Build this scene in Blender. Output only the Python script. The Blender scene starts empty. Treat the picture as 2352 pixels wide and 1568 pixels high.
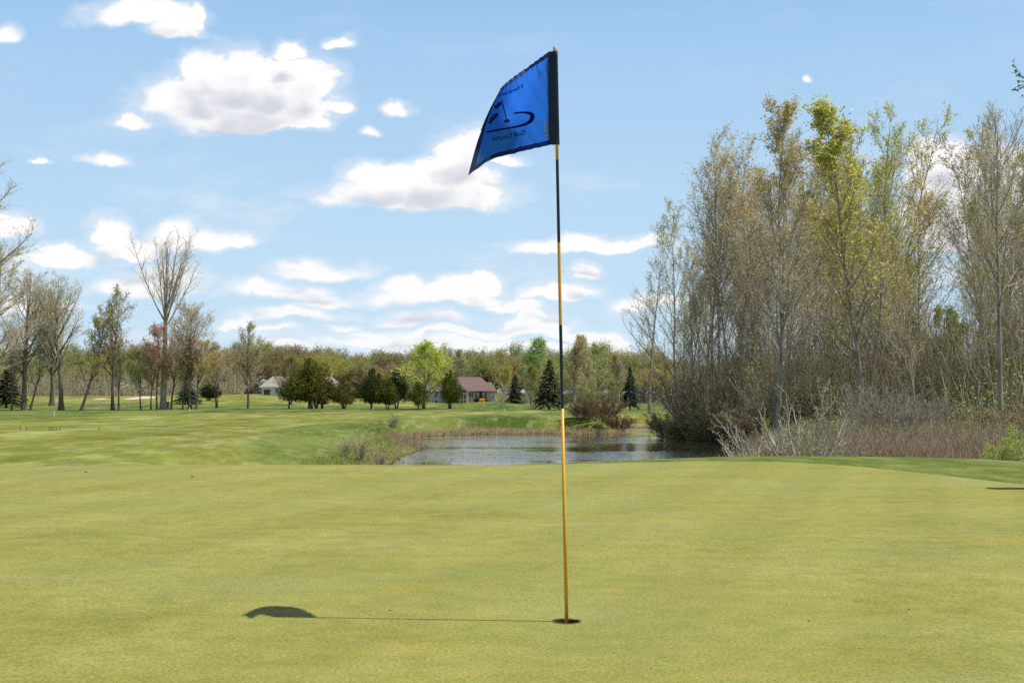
import bpy, math, random
import numpy as np
from mathutils import Vector, Matrix, Quaternion

sc = bpy.context.scene
C = sc.collection
R = math.radians
rng = np.random.default_rng(7)

# ------------------------------------------------------------------ camera
F = 2858.0                      # focal length in pixels of a 2352 wide picture
CX, CY, HOR = 1176.0, 784.0, 900.0
CAM_H = 0.925
PITCH = math.atan((HOR - CY) / F)
cd = bpy.data.cameras.new('camera')
cam = bpy.data.objects.new('camera', cd)
C.objects.link(cam)
cam.location = (0, 0, CAM_H)
cam.rotation_euler = (math.pi/2 + PITCH, 0, 0)
cd.sensor_width = 36.0
cd.lens = 36.0 * F / 2352.0
cd.clip_start = 0.05
cd.clip_end = 5000
sc.camera = cam

def ray(px, py):
    u, v = (px - CX)/F, (CY - py)/F
    c, s = math.cos(PITCH), math.sin(PITCH)
    return np.array([u, c - v*s, s + v*c])

def at(px, py, Y):
    d = ray(px, py)
    k = Y / d[1]
    return np.array([d[0]*k, Y, CAM_H + d[2]*k])

def atz(px, py, z):
    d = ray(px, py)
    k = (z - CAM_H)/d[2]
    return np.array([d[0]*k, d[1]*k])

# ------------------------------------------------------------------ light
SUN_EL, SUN_AZ = R(63.8), math.atan2(-0.09, 1.0)      # the sun stands to the right, a touch behind the camera
sdir = Vector((math.cos(SUN_EL)*math.cos(SUN_AZ), math.cos(SUN_EL)*math.sin(SUN_AZ), math.sin(SUN_EL)))
sd_ = bpy.data.lights.new('sun', 'SUN')
sd_.energy = 5.0
sd_.angle = R(0.53)
sd_.color = (1.0, 0.965, 0.91)
sun = bpy.data.objects.new('sun', sd_)
C.objects.link(sun)
sun.rotation_euler = sdir.to_track_quat('Z', 'Y').to_euler()
sc.view_settings.view_transform = 'Standard'
sc.view_settings.look = 'None'
sc.view_settings.exposure = 0.0
sc.view_settings.gamma = 1.0
sc.cycles.use_denoising = False
sc.cycles.use_adaptive_sampling = True
sc.cycles.adaptive_threshold = 0.02
sc.cycles.max_bounces = 6
sc.cycles.diffuse_bounces = 3
sc.cycles.glossy_bounces = 3
sc.cycles.transmission_bounces = 3
sc.cycles.transparent_max_bounces = 6

# ------------------------------------------------------------------ node helpers
class NT:
    def __init__(s, tree):
        s.t = tree; s.n = tree.nodes; s.l = tree.links
    def new(s, typ, **kw):
        n = s.n.new(typ)
        for k, v in kw.items(): setattr(n, k, v)
        return n
    def put(s, sock, v):
        if v is None: return
        if hasattr(v, 'is_output') or isinstance(v, bpy.types.NodeSocket): s.l.new(v, sock)
        elif isinstance(v, (tuple, list)) and len(v) == 3 and sock.type == 'RGBA': sock.default_value = (*v, 1)
        else: sock.default_value = v
    def math(s, op, a, b=None, c=None, clamp=False):
        n = s.new('ShaderNodeMath', operation=op); n.use_clamp = clamp
        for i, v in enumerate((a, b, c)): s.put(n.inputs[i], v) if v is not None else None
        return n.outputs[0]
    def vmath(s, op, a, b=None, c=None, out=0):
        n = s.new('ShaderNodeVectorMath', operation=op)
        for i, v in enumerate((a, b, c)):
            if v is not None: s.put(n.inputs[i], v)
        return n.outputs[out]
    def noise(s, vec, scale, detail=3, rough=0.5, out=0, dist=0.0):
        n = s.new('ShaderNodeTexNoise')
        if vec is not None: s.l.new(vec, n.inputs['Vector'])
        n.inputs['Scale'].default_value = scale; n.inputs['Detail'].default_value = detail
        n.inputs['Roughness'].default_value = rough; n.inputs['Distortion'].default_value = dist
        return n.outputs[out]
    def remap(s, v, a, b, c=0.0, d=1.0, smooth=True):
        n = s.new('ShaderNodeMapRange')
        if smooth: n.interpolation_type = 'SMOOTHSTEP'
        s.put(n.inputs['Value'], v)
        n.inputs['From Min'].default_value = a; n.inputs['From Max'].default_value = b
        n.inputs['To Min'].default_value = c; n.inputs['To Max'].default_value = d
        return n.outputs[0]
    def mix(s, f, a, b, mode='MIX'):
        n = s.new('ShaderNodeMix', data_type='RGBA', blend_type=mode)
        s.put(n.inputs[0], f); s.put(n.inputs[6], a); s.put(n.inputs[7], b)
        return n.outputs[2]
    def ramp(s, v, stops):
        n = s.new('ShaderNodeValToRGB')
        s.put(n.inputs[0], v)
        cr = n.color_ramp
        while len(cr.elements) < len(stops): cr.elements.new(0.5)
        for e, (p, c) in zip(cr.elements, stops):
            e.position = p; e.color = (*c, 1)
        return n.outputs[0]
    def mapping(s, vec, scale=(1,1,1), rot=(0,0,0), loc=(0,0,0)):
        n = s.new('ShaderNodeMapping')
        s.l.new(vec, n.inputs[0])
        n.inputs['Scale'].default_value = scale; n.inputs['Rotation'].default_value = rot; n.inputs['Location'].default_value = loc
        return n.outputs[0]

def material(name):
    m = bpy.data.materials.new(name); m.use_nodes = True
    nt = NT(m.node_tree)
    nt.n.clear()
    nt.out = nt.new('ShaderNodeOutputMaterial')
    return m, nt

def simple(name, col, rough=0.8, metal=0.0, var=0.12, scale=6.0, spec=0.4, bump=0.0, bscale=30.0):
    m, nt = material(name)
    p = nt.new('ShaderNodeBsdfPrincipled')
    geo = nt.new('ShaderNodeTexCoord')
    n = nt.noise(geo.outputs['Object'], scale, 4, 0.6)
    f = nt.remap(n, 0.3, 0.7, 1-var, 1+var, False)
    c = nt.vmath('MULTIPLY', col, None); c.node.inputs[0].default_value = col
    cb = nt.new('ShaderNodeCombineXYZ')
    for i in range(3): nt.l.new(f, cb.inputs[i])
    nt.l.new(cb.outputs[0], c.node.inputs[1])
    nt.l.new(c, p.inputs['Base Color'])
    p.inputs['Roughness'].default_value = rough
    p.inputs['Metallic'].default_value = metal
    p.inputs['Specular IOR Level'].default_value = spec
    if bump:
        b = nt.new('ShaderNodeBump'); b.inputs['Strength'].default_value = bump; b.inputs['Distance'].default_value = 0.02
        nt.l.new(nt.noise(geo.outputs['Object'], bscale, 4, 0.6), b.inputs['Height'])
        nt.l.new(b.outputs[0], p.inputs['Normal'])
    nt.l.new(p.outputs[0], nt.out.inputs[0])
    return m

# ------------------------------------------------------------------ sky with fair-weather clouds
w = bpy.data.worlds.new('World'); sc.world = w; w.use_nodes = True
w.cycles.sampling_method = 'MANUAL'; w.cycles.sample_map_resolution = 512
nt = NT(w.node_tree); nt.n.clear()
wout = nt.new('ShaderNodeOutputWorld'); bg = nt.new('ShaderNodeBackground')
nt.l.new(bg.outputs[0], wout.inputs[0])
sky = nt.new('ShaderNodeTexSky'); sky.sky_type = 'NISHITA'; sky.sun_disc = False
sky.sun_elevation = SUN_EL
sky.sun_rotation = math.atan2(sdir.x, sdir.y)
sky.air_density = 1.0; sky.dust_density = 1.2; sky.ozone_density = 1.6; sky.altitude = 200
SKY_STRENGTH = 0.11
# (screen-like position of cloud in the sky: azimuth / elevation tangent), built in a node group so it can be read twice
CL = [ # x, y, rx, ry  (degrees come from the camera-independent direction)
 (560,222,225,68),(545,140,80,52),(700,165,92,62),(400,215,78,40),(640,272,120,24),(790,240,40,16),(470,170,70,45),(620,150,80,48),
 (320,22,125,40),(385,72,62,28),(35,55,38,24),(660,84,44,26),(795,75,34,13),(930,237,28,17),(865,286,24,9),
 (285,262,50,17),(228,360,46,12),(96,365,16,9),(1850,185,14,9),(430,30,30,40),
 (955,436,215,46),(880,388,105,36),(1060,350,76,42),(1140,370,48,14),(1000,400,130,40),(1090,420,80,40),
 (380,556,185,28),(245,520,70,36),(415,530,58,32),(525,560,70,20),
 (135,588,100,22),(110,568,42,14),(330,648,112,24),(375,624,62,26),
 (1345,565,165,18),(1240,560,50,15),(1330,548,50,14),(1480,555,48,12),
 (740,626,112,18),(700,612,50,14),(590,662,84,18),(700,672,60,10),
 (1000,684,170,22),(930,662,60,18),(1080,660,72,20),(1290,678,96,14),(1290,664,44,13),(1356,630,32,18),
 (665,718,140,14),(640,708,70,12),(805,748,30,9),(960,732,90,12),(1215,745,95,20),(1330,760,95,16),(1230,722,50,12),
 (900,780,200,15),(1100,790,220,18),(1310,792,150,16),(690,792,120,12),(860,762,70,10),(1090,764,80,10),(640,752,60,8),
 (2185,352,78,40),(2290,350,90,36),(2310,410,120,50),(2190,400,90,42),(2230,500,70,60),(2170,560,60,30),(1480,700,60,16),
 (2200,450,110,60),(2270,520,90,70),(2120,500,60,50),(2500,380,120,50),(1180,700,80,14),(760,690,70,12),(540,730,60,10),(1000,760,90,9),(1400,775,60,12),(60,700,120,20),(-40,520,90,30),(-80,600,110,30),(-60,40,60,30),
]
grp = bpy.data.node_groups.new('cloud field', 'ShaderNodeTree')
grp.interface.new_socket('P', in_out='INPUT', socket_type='NodeSocketVector')
grp.interface.new_socket('F', in_out='OUTPUT', socket_type='NodeSocketFloat')
g = NT(grp)
gi = g.new('NodeGroupInput'); go = g.new('NodeGroupOutput')
P0 = gi.outputs[0]
n1 = g.noise(P0, 11.0, 6, 0.55, out=1)
off = g.vmath('MULTIPLY', g.vmath('SUBTRACT', n1, (0.5, 0.5, 0.5)), (0.080, 0.050, 0.0))
P1 = g.vmath('ADD', P0, off)
cur = None
for (x, y, rx, ry) in CL:
    y = y + 0.35*ry; amp_ry = ry; ry = ry*1.3
    s = (F/rx, F/ry, 0.0)
    cc = (-(x-CX)/rx, -(HOR-y)/ry, 0.0)
    dn = g.new('ShaderNodeVectorMath', operation='MULTIPLY_ADD')
    g.l.new(P1, dn.inputs[0]); dn.inputs[1].default_value = s; dn.inputs[2].default_value = cc
    fl = g.vmath('MAXIMUM', dn.outputs[0], g.vmath('MULTIPLY', dn.outputs[0], (-1.0, -2.2, 0.0)))
    L = g.vmath('LENGTH', fl, out='Value')
    # field: 1 in the middle, 0 at the rim, slightly negative outside; small blobs get less solid
    amp = min(1.0, 0.45 + amp_ry/60.0)
    f = g.math('MULTIPLY_ADD', L, -amp, amp)
    if cur is None: cur = f
    else:
        cur = g.math('SMOOTH_MAX', cur, f, 0.12)
bil = g.noise(g.vmath('MULTIPLY', P0, (0.8, 1.25, 1.0)), 34.0, 7, 0.62)
cur = g.math('ADD', cur, g.math('MULTIPLY_ADD', bil, 1.15, -0.56))
g.l.new(cur, go.inputs[0])

tc = nt.new('ShaderNodeTexCoord')
sep = nt.new('ShaderNodeSeparateXYZ'); nt.l.new(tc.outputs['Generated'], sep.inputs[0])
yy = nt.math('MAXIMUM', nt.math('ABSOLUTE', sep.outputs[1]), 0.05)
comb = nt.new('ShaderNodeCombineXYZ')
nt.l.new(nt.math('DIVIDE', sep.outputs[0], yy), comb.inputs[0])
nt.l.new(nt.math('DIVIDE', sep.outputs[2], yy), comb.inputs[1])
P = comb.outputs[0]
def field(vec):
    gn = nt.new('ShaderNodeGroup'); gn.node_tree = grp
    nt.l.new(vec, gn.inputs[0]); return gn.outputs[0]
f0 = field(P)
f1 = field(nt.vmath('ADD', P, (0.006, 0.020, 0)))
wv_ = nt.remap(nt.noise(P, 6.0, 3, 0.6), 0.35, 0.65, 0.22, 0.78)
mk = nt.math('DIVIDE', nt.math('ADD', f0, nt.math('MULTIPLY', wv_, 0.42)), wv_, clamp=True)
mask = nt.remap(mk, 0.0, 1.0)
soft = nt.remap(f0, -0.46, 0.06, 0.0, 0.34)
mask = nt.math('MAXIMUM', mask, soft)
wis = nt.remap(nt.noise(nt.mapping(P, (2.2, 7.0, 1.0)), 2.4, 6, 0.6), 0.50, 0.74)
wis = nt.math('MULTIPLY', wis, nt.remap(sep.outputs[2], 0.03, 0.24, 0.75, 0.15))
mask = nt.math('MAXIMUM', mask, wis)
shade = nt.remap(nt.math('ADD', f1, nt.math('MULTIPLY', f0, 0.35)), 0.15, 1.15)
cl_col = nt.mix(shade, (1.02, 1.0, 1.0), (0.66, 0.69, 0.77))
el = sep.outputs[2]
# air near the horizon is paler
skyc = nt.vmath('MULTIPLY', sky.outputs[0], (SKY_STRENGTH*1.0,)*3)
skyc = nt.vmath('MULTIPLY', skyc, (0.78, 0.76, 0.74))
hz_ = nt.remap(el, 0.27, 0.48, 0.92, 0.0)
pale = nt.mix(nt.remap(el, 0.0, 0.36, 0.0, 1.0, False), (0.66, 0.85, 0.99), (0.30, 0.56, 0.90))
skyc = nt.mix(hz_, skyc, pale)
lowm = nt.remap(el, 0.02, 0.13, 0.85, 1.0)
mask = nt.math('MULTIPLY', mask, lowm)
final = nt.mix(mask, skyc, cl_col)
back = nt.remap(sep.outputs[1], 0.0, 0.1)
final = nt.mix(back, skyc, final)
nt.l.new(final, bg.inputs[0]); bg.inputs[1].default_value = 1.0

# ------------------------------------------------------------------ mesh helpers
def link(name, me, mats, parent=None, loc=None):
    o = bpy.data.objects.new(name, me); C.objects.link(o)
    for m in (mats if isinstance(mats, (list, tuple)) else [mats]): me.materials.append(m)
    if parent is not None: o.parent = parent
    if loc is not None: o.location = loc
    return o

def np_mesh(name, V, Q, mi=None, smooth=False, attrs=None):
    """V (n,3); Q (m,k) faces with k verts each."""
    me = bpy.data.meshes.new(name)
    V = np.ascontiguousarray(V, dtype=np.float32); Q = np.ascontiguousarray(Q, dtype=np.int32)
    me.vertices.add(len(V)); me.vertices.foreach_set('co', V.ravel())
    k = Q.shape[1]
    me.loops.add(Q.size); me.loops.foreach_set('vertex_index', Q.ravel())
    me.polygons.add(len(Q)); me.polygons.foreach_set('loop_start', np.arange(0, Q.size, k, dtype=np.int32))
    if mi is not None: me.polygons.foreach_set('material_index', np.asarray(mi, dtype=np.int32))
    if smooth: me.polygons.foreach_set('use_smooth', np.ones(len(Q), dtype=bool))
    for an, av in (attrs or {}).items():
        a = me.attributes.new(an, 'FLOAT', 'POINT'); a.data.foreach_set('value', np.asarray(av, dtype=np.float32))
    me.update(calc_edges=True)
    return me

class MB:
    """collects boxes, tubes, prisms; builds ONE mesh."""
    def __init__(s): s.v = []; s.f = []; s.m = []
    def add(s, vs, fs, m=0):
        o = len(s.v); s.v += [tuple(map(float, p)) for p in vs]; s.f += [tuple(i+o for i in f) for f in fs]; s.m += [m]*len(fs)
        return s
    def box(s, a, b, m=0):
        (x0,y0,z0),(x1,y1,z1) = a, b
        vs = [(x,y,z) for z in (z0,z1) for (x,y) in ((x0,y0),(x1,y0),(x1,y1),(x0,y1))]
        return s.add(vs, [(3,2,1,0),(4,5,6,7),(0,1,5,4),(1,2,6,5),(2,3,7,6),(3,0,4,7)], m)
    def tube(s, pts, rad, k=8, m=0, cap=True):
        pts = [Vector(p) for p in pts]; n = len(pts)
        if not isinstance(rad, (list, tuple)): rad = [rad]*n
        vs = []; prev = None
        for i, p in enumerate(pts):
            t = (pts[min(i+1,n-1)] - pts[max(i-1,0)]).normalized()
            if prev is None: a = t.orthogonal().normalized()
            else: a = (prev - t*prev.dot(t)).normalized()
            prev = a; b = t.cross(a)
            for j in range(k):
                q = 2*math.pi*j/k
                vs.append(p + (a*math.cos(q) + b*math.sin(q))*rad[i])
        fs = [(i*k+j, i*k+(j+1)%k, (i+1)*k+(j+1)%k, (i+1)*k+j) for i in range(n-1) for j in range(k)]
        if cap: fs += [tuple(range(k))[::-1], tuple((n-1)*k + j for j in range(k))]
        return s.add(vs, fs, m)
    def build(s, name, mats, parent=None, loc=None, smooth=False, bevel=0):
        me = bpy.data.meshes.new(name); me.from_pydata(s.v, [], s.f)
        me.polygons.foreach_set('material_index', s.m)
        if smooth: me.polygons.foreach_set('use_smooth', [True]*len(s.f))
        me.update()
        return link(name, me, mats, parent, loc)

def tag(o, label=None, cat=None, group=None, kind=None):
    if label: o['label'] = label
    if cat: o['category'] = cat
    if group: o['group'] = group
    if kind: o['kind'] = kind
    return o

def empty(name, loc, rz=0.0):
    o = bpy.data.objects.new(name, None); C.objects.link(o); o.location = loc; o.rotation_euler = (0,0,rz)
    o.empty_display_size = 0.3
    return o

# ------------------------------------------------------------------ terrain
def sstep(a, b, x):
    t = np.clip((x-a)/(b-a), 0, 1); return t*t*(3-2*t)

def polysd(x, y, poly):
    """signed distance, negative inside"""
    x = np.asarray(x, float); y = np.asarray(y, float)
    d = np.full(x.shape, 1e9); ins = np.zeros(x.shape, bool)
    n = len(poly)
    for i in range(n):
        ax, ay = poly[i]; bx, by = poly[(i+1) % n]
        ex, ey = bx-ax, by-ay
        t = np.clip(((x-ax)*ex + (y-ay)*ey)/(ex*ex+ey*ey), 0, 1)
        d = np.minimum(d, np.hypot(x-ax-t*ex, y-ay-t*ey))
        c = ((ay > y) != (by > y))
        with np.errstate(divide='ignore', invalid='ignore'):
            xi = ax + (y-ay)*ex/(ey if ey != 0 else 1e-9)
        ins ^= (c & (x < xi))
    return np.where(ins, -d, d)

WATER_Z = -2.3
def wz(px, py): return tuple(atz(px, py, WATER_Z))
POND = [wz(700,1115), wz(845,1085), wz(893,1071), wz(915,1057), wz(918,1049), wz(950,1040), wz(970,1031), wz(958,1020), wz(932,1009),
        wz(950,1004), wz(1030,999), wz(1120,996), wz(1250,995), wz(1320,996), wz(1440,996), wz(1432,990), wz(1436,982), wz(1560,980),
        wz(1540,995), wz(1505,1002), wz(1560,1008), wz(1640,1012), wz(1700,1018), wz(1712,1035), wz(1712,1060), wz(1650,1120), wz(1300,1160), wz(900,1150)]
PLATEAU = [(-60,-40),(-45,10),(-30,13.6),(-6,14.4),(0.5,14.7),(2.3,16.0),(4.2,17.2),(5.4,17.0),(6.4,14.9),(8,12.5),(14,11),(30,8),(45,-40)]
HILL_C = (-3.3, 163.0)

def hz(x, y):
    x = np.asarray(x, float); y = np.asarray(y, float)
    f = np.full(np.broadcast(x, y).shape, -1.2)
    f = f - 0.25*sstep(4, 16, x)*sstep(95, 60, y)
    f = f + 1.25*sstep(165, 235, y)*sstep(-12, -45, x) - 0.25*sstep(175, 250, y)*sstep(-25, -8, x)
    f = f + 0.9*np.exp(-((x-HILL_C[0])/6.5)**2 - ((y-HILL_C[1])/13.0)**2)
    f = f + 0.35*sstep(185, 230, y)*np.exp(-((x+60)/10)**2)
    f = f + 0.10*np.sin(x*0.11+1.3)*np.sin(y*0.07+0.4)*sstep(40, 80, y)
    # house 1 lawn bank
    f = f + 0.25*sstep(205, 215, y)*np.exp(-((x+51)/9)**2)
    dp = polysd(x, y, POND)
    wd = 3.0 + 4.5*sstep(-3, -9, x)*sstep(95, 60, y)
    s = sstep(0, 1, dp/wd)
    f = np.where(dp > 0, WATER_Z*(1-s) + f*s, WATER_Z - 0.8*sstep(0, 4, -dp))
    dq = polysd(x, y, PLATEAU)
    t = sstep(0.0, 15.0, dq)
    near = 0.015*np.sin(x*0.5+0.5)*np.sin(y*0.33) * sstep(0.5, 3.0, np.hypot(x-0.22, y-5.0))
    return near*(1-t) + f*t

HOLE = at(1302, 1428, 5.0)
HOLE = np.array([HOLE[0], 5.0])
OUT = [(-13,3),(-13,9),(-10.5,13.5),(-6,16.3),(0,16.7),(2.3,17.0),(3.6,17.1),(4.4,15.8),(4.86,13.8),(5.2,12.5),(5.8,9),(6.1,4),(5.2,-2),(1,-5.5),(-6,-5.5),(-11,-2)]
oa = np.array([math.atan2(b-HOLE[1], a-HOLE[0]) for a, b in OUT]); orr = np.array([math.hypot(a-HOLE[0], b-HOLE[1]) for a, b in OUT])
od = np.argsort(oa); oa, orr = oa[od], orr[od]
def green_r(th):
    th = (th + math.pi) % (2*math.pi) - math.pi
    e = np.linspace(-math.pi, math.pi, 1441)
    base = np.interp(e, np.r_[oa-2*math.pi, oa, oa+2*math.pi], np.r_[orr, orr, orr])
    k = np.hanning(61); k /= k.sum()
    base = np.convolve(np.r_[base[-60:-1], base, base[1:60]], k, mode='same')[59:59+1441]
    return np.interp(th, e, base)

def atg(px, py, off=0.0):
    """ground point seen at a pixel (by marching the ray)"""
    d = ray(px, py); Y = np.concatenate([np.arange(2, 120, 0.25), np.arange(120, 500, 1.0)])
    X = d[0]/d[1]*Y; Z = CAM_H + d[2]/d[1]*Y
    below = Z < hz(X, Y)
    i = int(np.argmax(below)) if below.any() else len(Y)-1
    return float(X[i]), float(Y[i])

# ---- attributes of the turf
def w12(px, py): return tuple(atz(px, py, -1.2))
FAIRWAY = [w12(-700,1100), w12(540,1100), w12(556,1060), w12(575,1020), w12(620,992), w12(700,976), w12(820,969), w12(960,963), w12(1100,955), w12(1230,949),
           w12(1330,944.5), w12(1230,943), w12(900,945.5), w12(560,947.5), w12(350,949), w12(200,955), w12(0,965), w12(-300,976), w12(-700,990)]
FAR_FAIRWAY = [w12(-400,932), w12(1000,932.5), w12(1000,924), w12(620,921), w12(300,921), w12(-400,921)]
GREEN2 = [w12(1390,957), w12(1500,957), w12(1500,950), w12(1400,950)]

def grid_axis(segs):
    out = [segs[0][0]]
    for a, b, n in segs:
        out += list(np.linspace(a, b, n+1)[1:])
    return np.array(out)
gx = grid_axis([(-2500,-400,12),(-400,-120,30),(-120,-40,70),(-40,-14,60),(-14,24,110),(24,45,30),(45,120,45),(120,400,25),(400,2500,12)])
gy = grid_axis([(-300,-20,12),(-20,0,20),(0,60,170),(60,115,110),(115,175,60),(175,300,60),(300,700,25),(700,3500,14)])
GX, GY = np.meshgrid(gx, gy)
GZ = hz(GX, GY)
th = np.arctan2(GY-HOLE[1], GX-HOLE[0]); rr = np.hypot(GX-HOLE[0], GY-HOLE[1])
insd = green_r(th) - rr
GZ = GZ - 0.30*sstep(0.35, 0.9, insd)
nx, ny = len(gx), len(gy)
idx = np.arange(nx*ny).reshape(ny, nx)
Q = np.stack([idx[:-1,:-1], idx[:-1,1:], idx[1:,1:], idx[1:,:-1]], -1).reshape(-1, 4)
V = np.stack([GX, GY, GZ], -1).reshape(-1, 3)
sdF = np.minimum(polysd(GX, GY, FAIRWAY), np.minimum(polysd(GX, GY, FAR_FAIRWAY)*0.6, polysd(GX, GY, GREEN2)))
sdP = polysd(GX, GY, POND)
me = np_mesh('ground', V, Q, smooth=True, attrs={'fair': np.clip(sdF, -30, 30).ravel(), 'pond': np.clip(sdP, -30, 30).ravel(),
             'rim': np.clip(-insd, -5, 30).ravel()})

m, nt = material('turf')
geo = nt.new('ShaderNodeNewGeometry'); pos = geo.outputs['Position']
def attr(nt, n):
    a = nt.new('ShaderNodeAttribute'); a.attribute_name = n; return a.outputs['Fac']
fair = attr(nt, 'fair'); pond = attr(nt, 'pond'); rim = attr(nt, 'rim')
wob = nt.noise(pos, 0.25, 3); wob = nt.math('MULTIPLY_ADD', wob, 2.0, -1.0)
fm = nt.remap(nt.math('ADD', fair, wob), -0.5, 0.5, 1.0, 0.0)
big = nt.noise(nt.mapping(pos, (0.5, 0.16, 0.2)), 0.35, 5, 0.6)
mid = nt.noise(nt.mapping(pos, (1.0, 0.35, 1.0)), 1.1, 5, 0.65)
fine = nt.noise(nt.mapping(pos, (1.0,0.45,1.0)), 3.2, 8, 0.78)
fcol = nt.ramp(big, [(0.38, (0.130,0.135,0.014)), (0.46, (0.205,0.215,0.036)), (0.53, (0.165,0.205,0.028)), (0.61, (0.30,0.30,0.095))])
pale = nt.remap(nt.math('ADD', nt.math('MULTIPLY', mid, 0.6), nt.math('MULTIPLY', nt.noise(nt.mapping(pos, (1.4, 0.18, 1), loc=(2,5,0)), 0.55, 4, 0.6), 0.4)), 0.48, 0.60)
fcol = nt.mix(nt.math('MULTIPLY', pale, 0.7), fcol, (0.31,0.31,0.125))
olv = nt.remap(nt.noise(nt.mapping(pos, (1.0,0.22,1), loc=(5,9,0)), 0.30, 5, 0.62), 0.48, 0.60)
fcol = nt.mix(nt.math('MULTIPLY', olv, 0.75), fcol, (0.155,0.150,0.018))
rcol = nt.ramp(big, [(0.38, (0.060,0.095,0.010)), (0.5, (0.110,0.150,0.020)), (0.62, (0.170,0.200,0.042))])
rcol = nt.mix(nt.math('MULTIPLY', nt.remap(mid, 0.50, 0.64), 0.60), rcol, (0.24,0.26,0.11))
# mower lines: alternating lay of the grass
wv = nt.new('ShaderNodeTexWave'); wv.wave_type = 'BANDS'; wv.bands_direction = 'X'
nt.l.new(nt.mapping(pos, (1,1,0), (0,0,R(-52))), wv.inputs[0]); wv.inputs['Scale'].default_value = 0.075; wv.inputs['Distortion'].default_value = 3.0
wv.inputs['Detail'].default_value = 2; wv.inputs['Detail Scale'].default_value = 0.6
lay = nt.remap(nt.math('ADD', nt.math('MULTIPLY', wv.outputs['Fac'], 0.5), nt.math('MULTIPLY', nt.noise(nt.mapping(pos,(0.6,0.25,1)), 0.5, 4), 0.7)), 0.35, 0.75, 0.92, 1.08)
fcol = nt.vmath('SCALE', fcol, None); fcol.node.inputs['Scale'].default_value = 1; nt.l.new(lay, fcol.node.inputs['Scale'])
col = nt.mix(fm, rcol, fcol)
# edge of the pond: unmown tan grass, then mud
tan = nt.ramp(nt.noise(pos, 1.6, 5, 0.7), [(0.3,(0.10,0.12,0.03)),(0.5,(0.20,0.17,0.07)),(0.7,(0.34,0.27,0.15))])
pm = nt.remap(nt.math('ADD', pond, nt.math('MULTIPLY', wob, 0.6)), 0.5, 1.5, 1.0, 0.0)
col = nt.mix(pm, col, tan)
col = nt.mix(nt.remap(pond, 0.0, 0.35, 1.0, 0.0), col, (0.06,0.042,0.022))
# collar round the green
cm = nt.remap(rim, 0.0, 4.0, 1.0, 0.0)
col = nt.mix(nt.math('MULTIPLY', cm, 0.8), col, nt.ramp(nt.noise(nt.mapping(pos,(1,0.5,1)), 2.2, 6, 0.7), [(0.36,(0.085,0.125,0.014)),(0.5,(0.145,0.185,0.028)),(0.64,(0.25,0.26,0.075))]))
fv = nt.remap(fine, 0.28, 0.72, 0.66, 1.34, False)
sc_ = nt.vmath('SCALE', col); nt.l.new(fv, sc_.node.inputs['Scale']); col = sc_
p = nt.new('ShaderNodeBsdfPrincipled'); nt.l.new(col, p.inputs['Base Color'])
p.inputs['Roughness'].default_value = 0.9; p.inputs['Specular IOR Level'].default_value = 0.15
b = nt.new('ShaderNodeBump'); b.inputs['Strength'].default_value = 0.7; b.inputs['Distance'].default_value = 0.04
nt.l.new(nt.noise(pos, 26.0, 5, 0.75), b.inputs['Height']); nt.l.new(b.outputs[0], p.inputs['Normal'])
nt.l.new(p.outputs[0], nt.out.inputs[0])
ground = tag(link('ground', me, m), kind='structure')

# ---- the putting green: a polar sheet round the cup
NA, NR = 360, 150
tha = np.linspace(-math.pi, math.pi, NA, endpoint=False)
rad0 = 0.054
s = np.linspace(0, 1, NR)
fr = (np.exp(s*4.2)-1)/(math.exp(4.2)-1)
GRr = rad0 + np.outer(fr, np.ones(NA))*(green_r(tha)[None,:] - rad0)
jit = np.zeros_like(GRr)
jit[0] = rng.normal(0, 0.0012, NA)
GRr = GRr + jit
X = HOLE[0] + GRr*np.cos(tha)[None,:]; Y = HOLE[1] + GRr*np.sin(tha)[None,:]
Z = hz(X, Y) + 0.012
Z[-1] -= 0.05
Z[0] -= 0.003
V = np.stack([X, Y, Z], -1).reshape(-1, 3)
ii = np.arange(NA); ring = np.arange(NR-1)[:,None]*NA
Q = np.stack([ring+ii, ring+NA+ii, ring+NA+(ii+1)%NA, ring+(ii+1)%NA], -1).reshape(-1,4)
me = np_mesh('putting_green', V, Q, smooth=True)
m, nt = material('green turf')
geo = nt.new('ShaderNodeNewGeometry'); pos = geo.outputs['Position']
big = nt.noise(nt.mapping(pos, (0.55, 1.0, 1)), 0.9, 6, 0.62)
patch = nt.noise(pos, 5.5, 6, 0.68)
fine = nt.noise(nt.mapping(pos, (1.0,0.8,1.0)), 75.0, 5, 0.78)
spk = nt.noise(pos, 330.0, 2, 0.8)
c0 = nt.ramp(big, [(0.32,(0.200,0.245,0.036)),(0.44,(0.300,0.325,0.062)),(0.56,(0.345,0.375,0.095)),(0.68,(0.430,0.440,0.150))])
c1 = nt.ramp(patch, [(0.32,(0.19,0.265,0.045)),(0.5,(0.335,0.365,0.09)),(0.66,(0.47,0.42,0.15))])
col = nt.mix(0.5, c0, c1)
col = nt.mix(0.12, col, (0.335,0.365,0.088))
wet = nt.remap(nt.noise(nt.mapping(pos, (0.4,0.9,1), loc=(3,7,0)), 0.7, 4, 0.6), 0.45, 0.68)
col = nt.mix(nt.math('MULTIPLY', wet, 0.45), col, (0.31,0.39,0.14))
yel = nt.remap(nt.noise(nt.mapping(pos, (0.6,1.3,1), loc=(11,2,0)), 1.6, 5, 0.6), 0.55, 0.72)
col = nt.mix(nt.math('MULTIPLY', yel, 0.5), col, (0.42,0.40,0.07))
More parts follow.
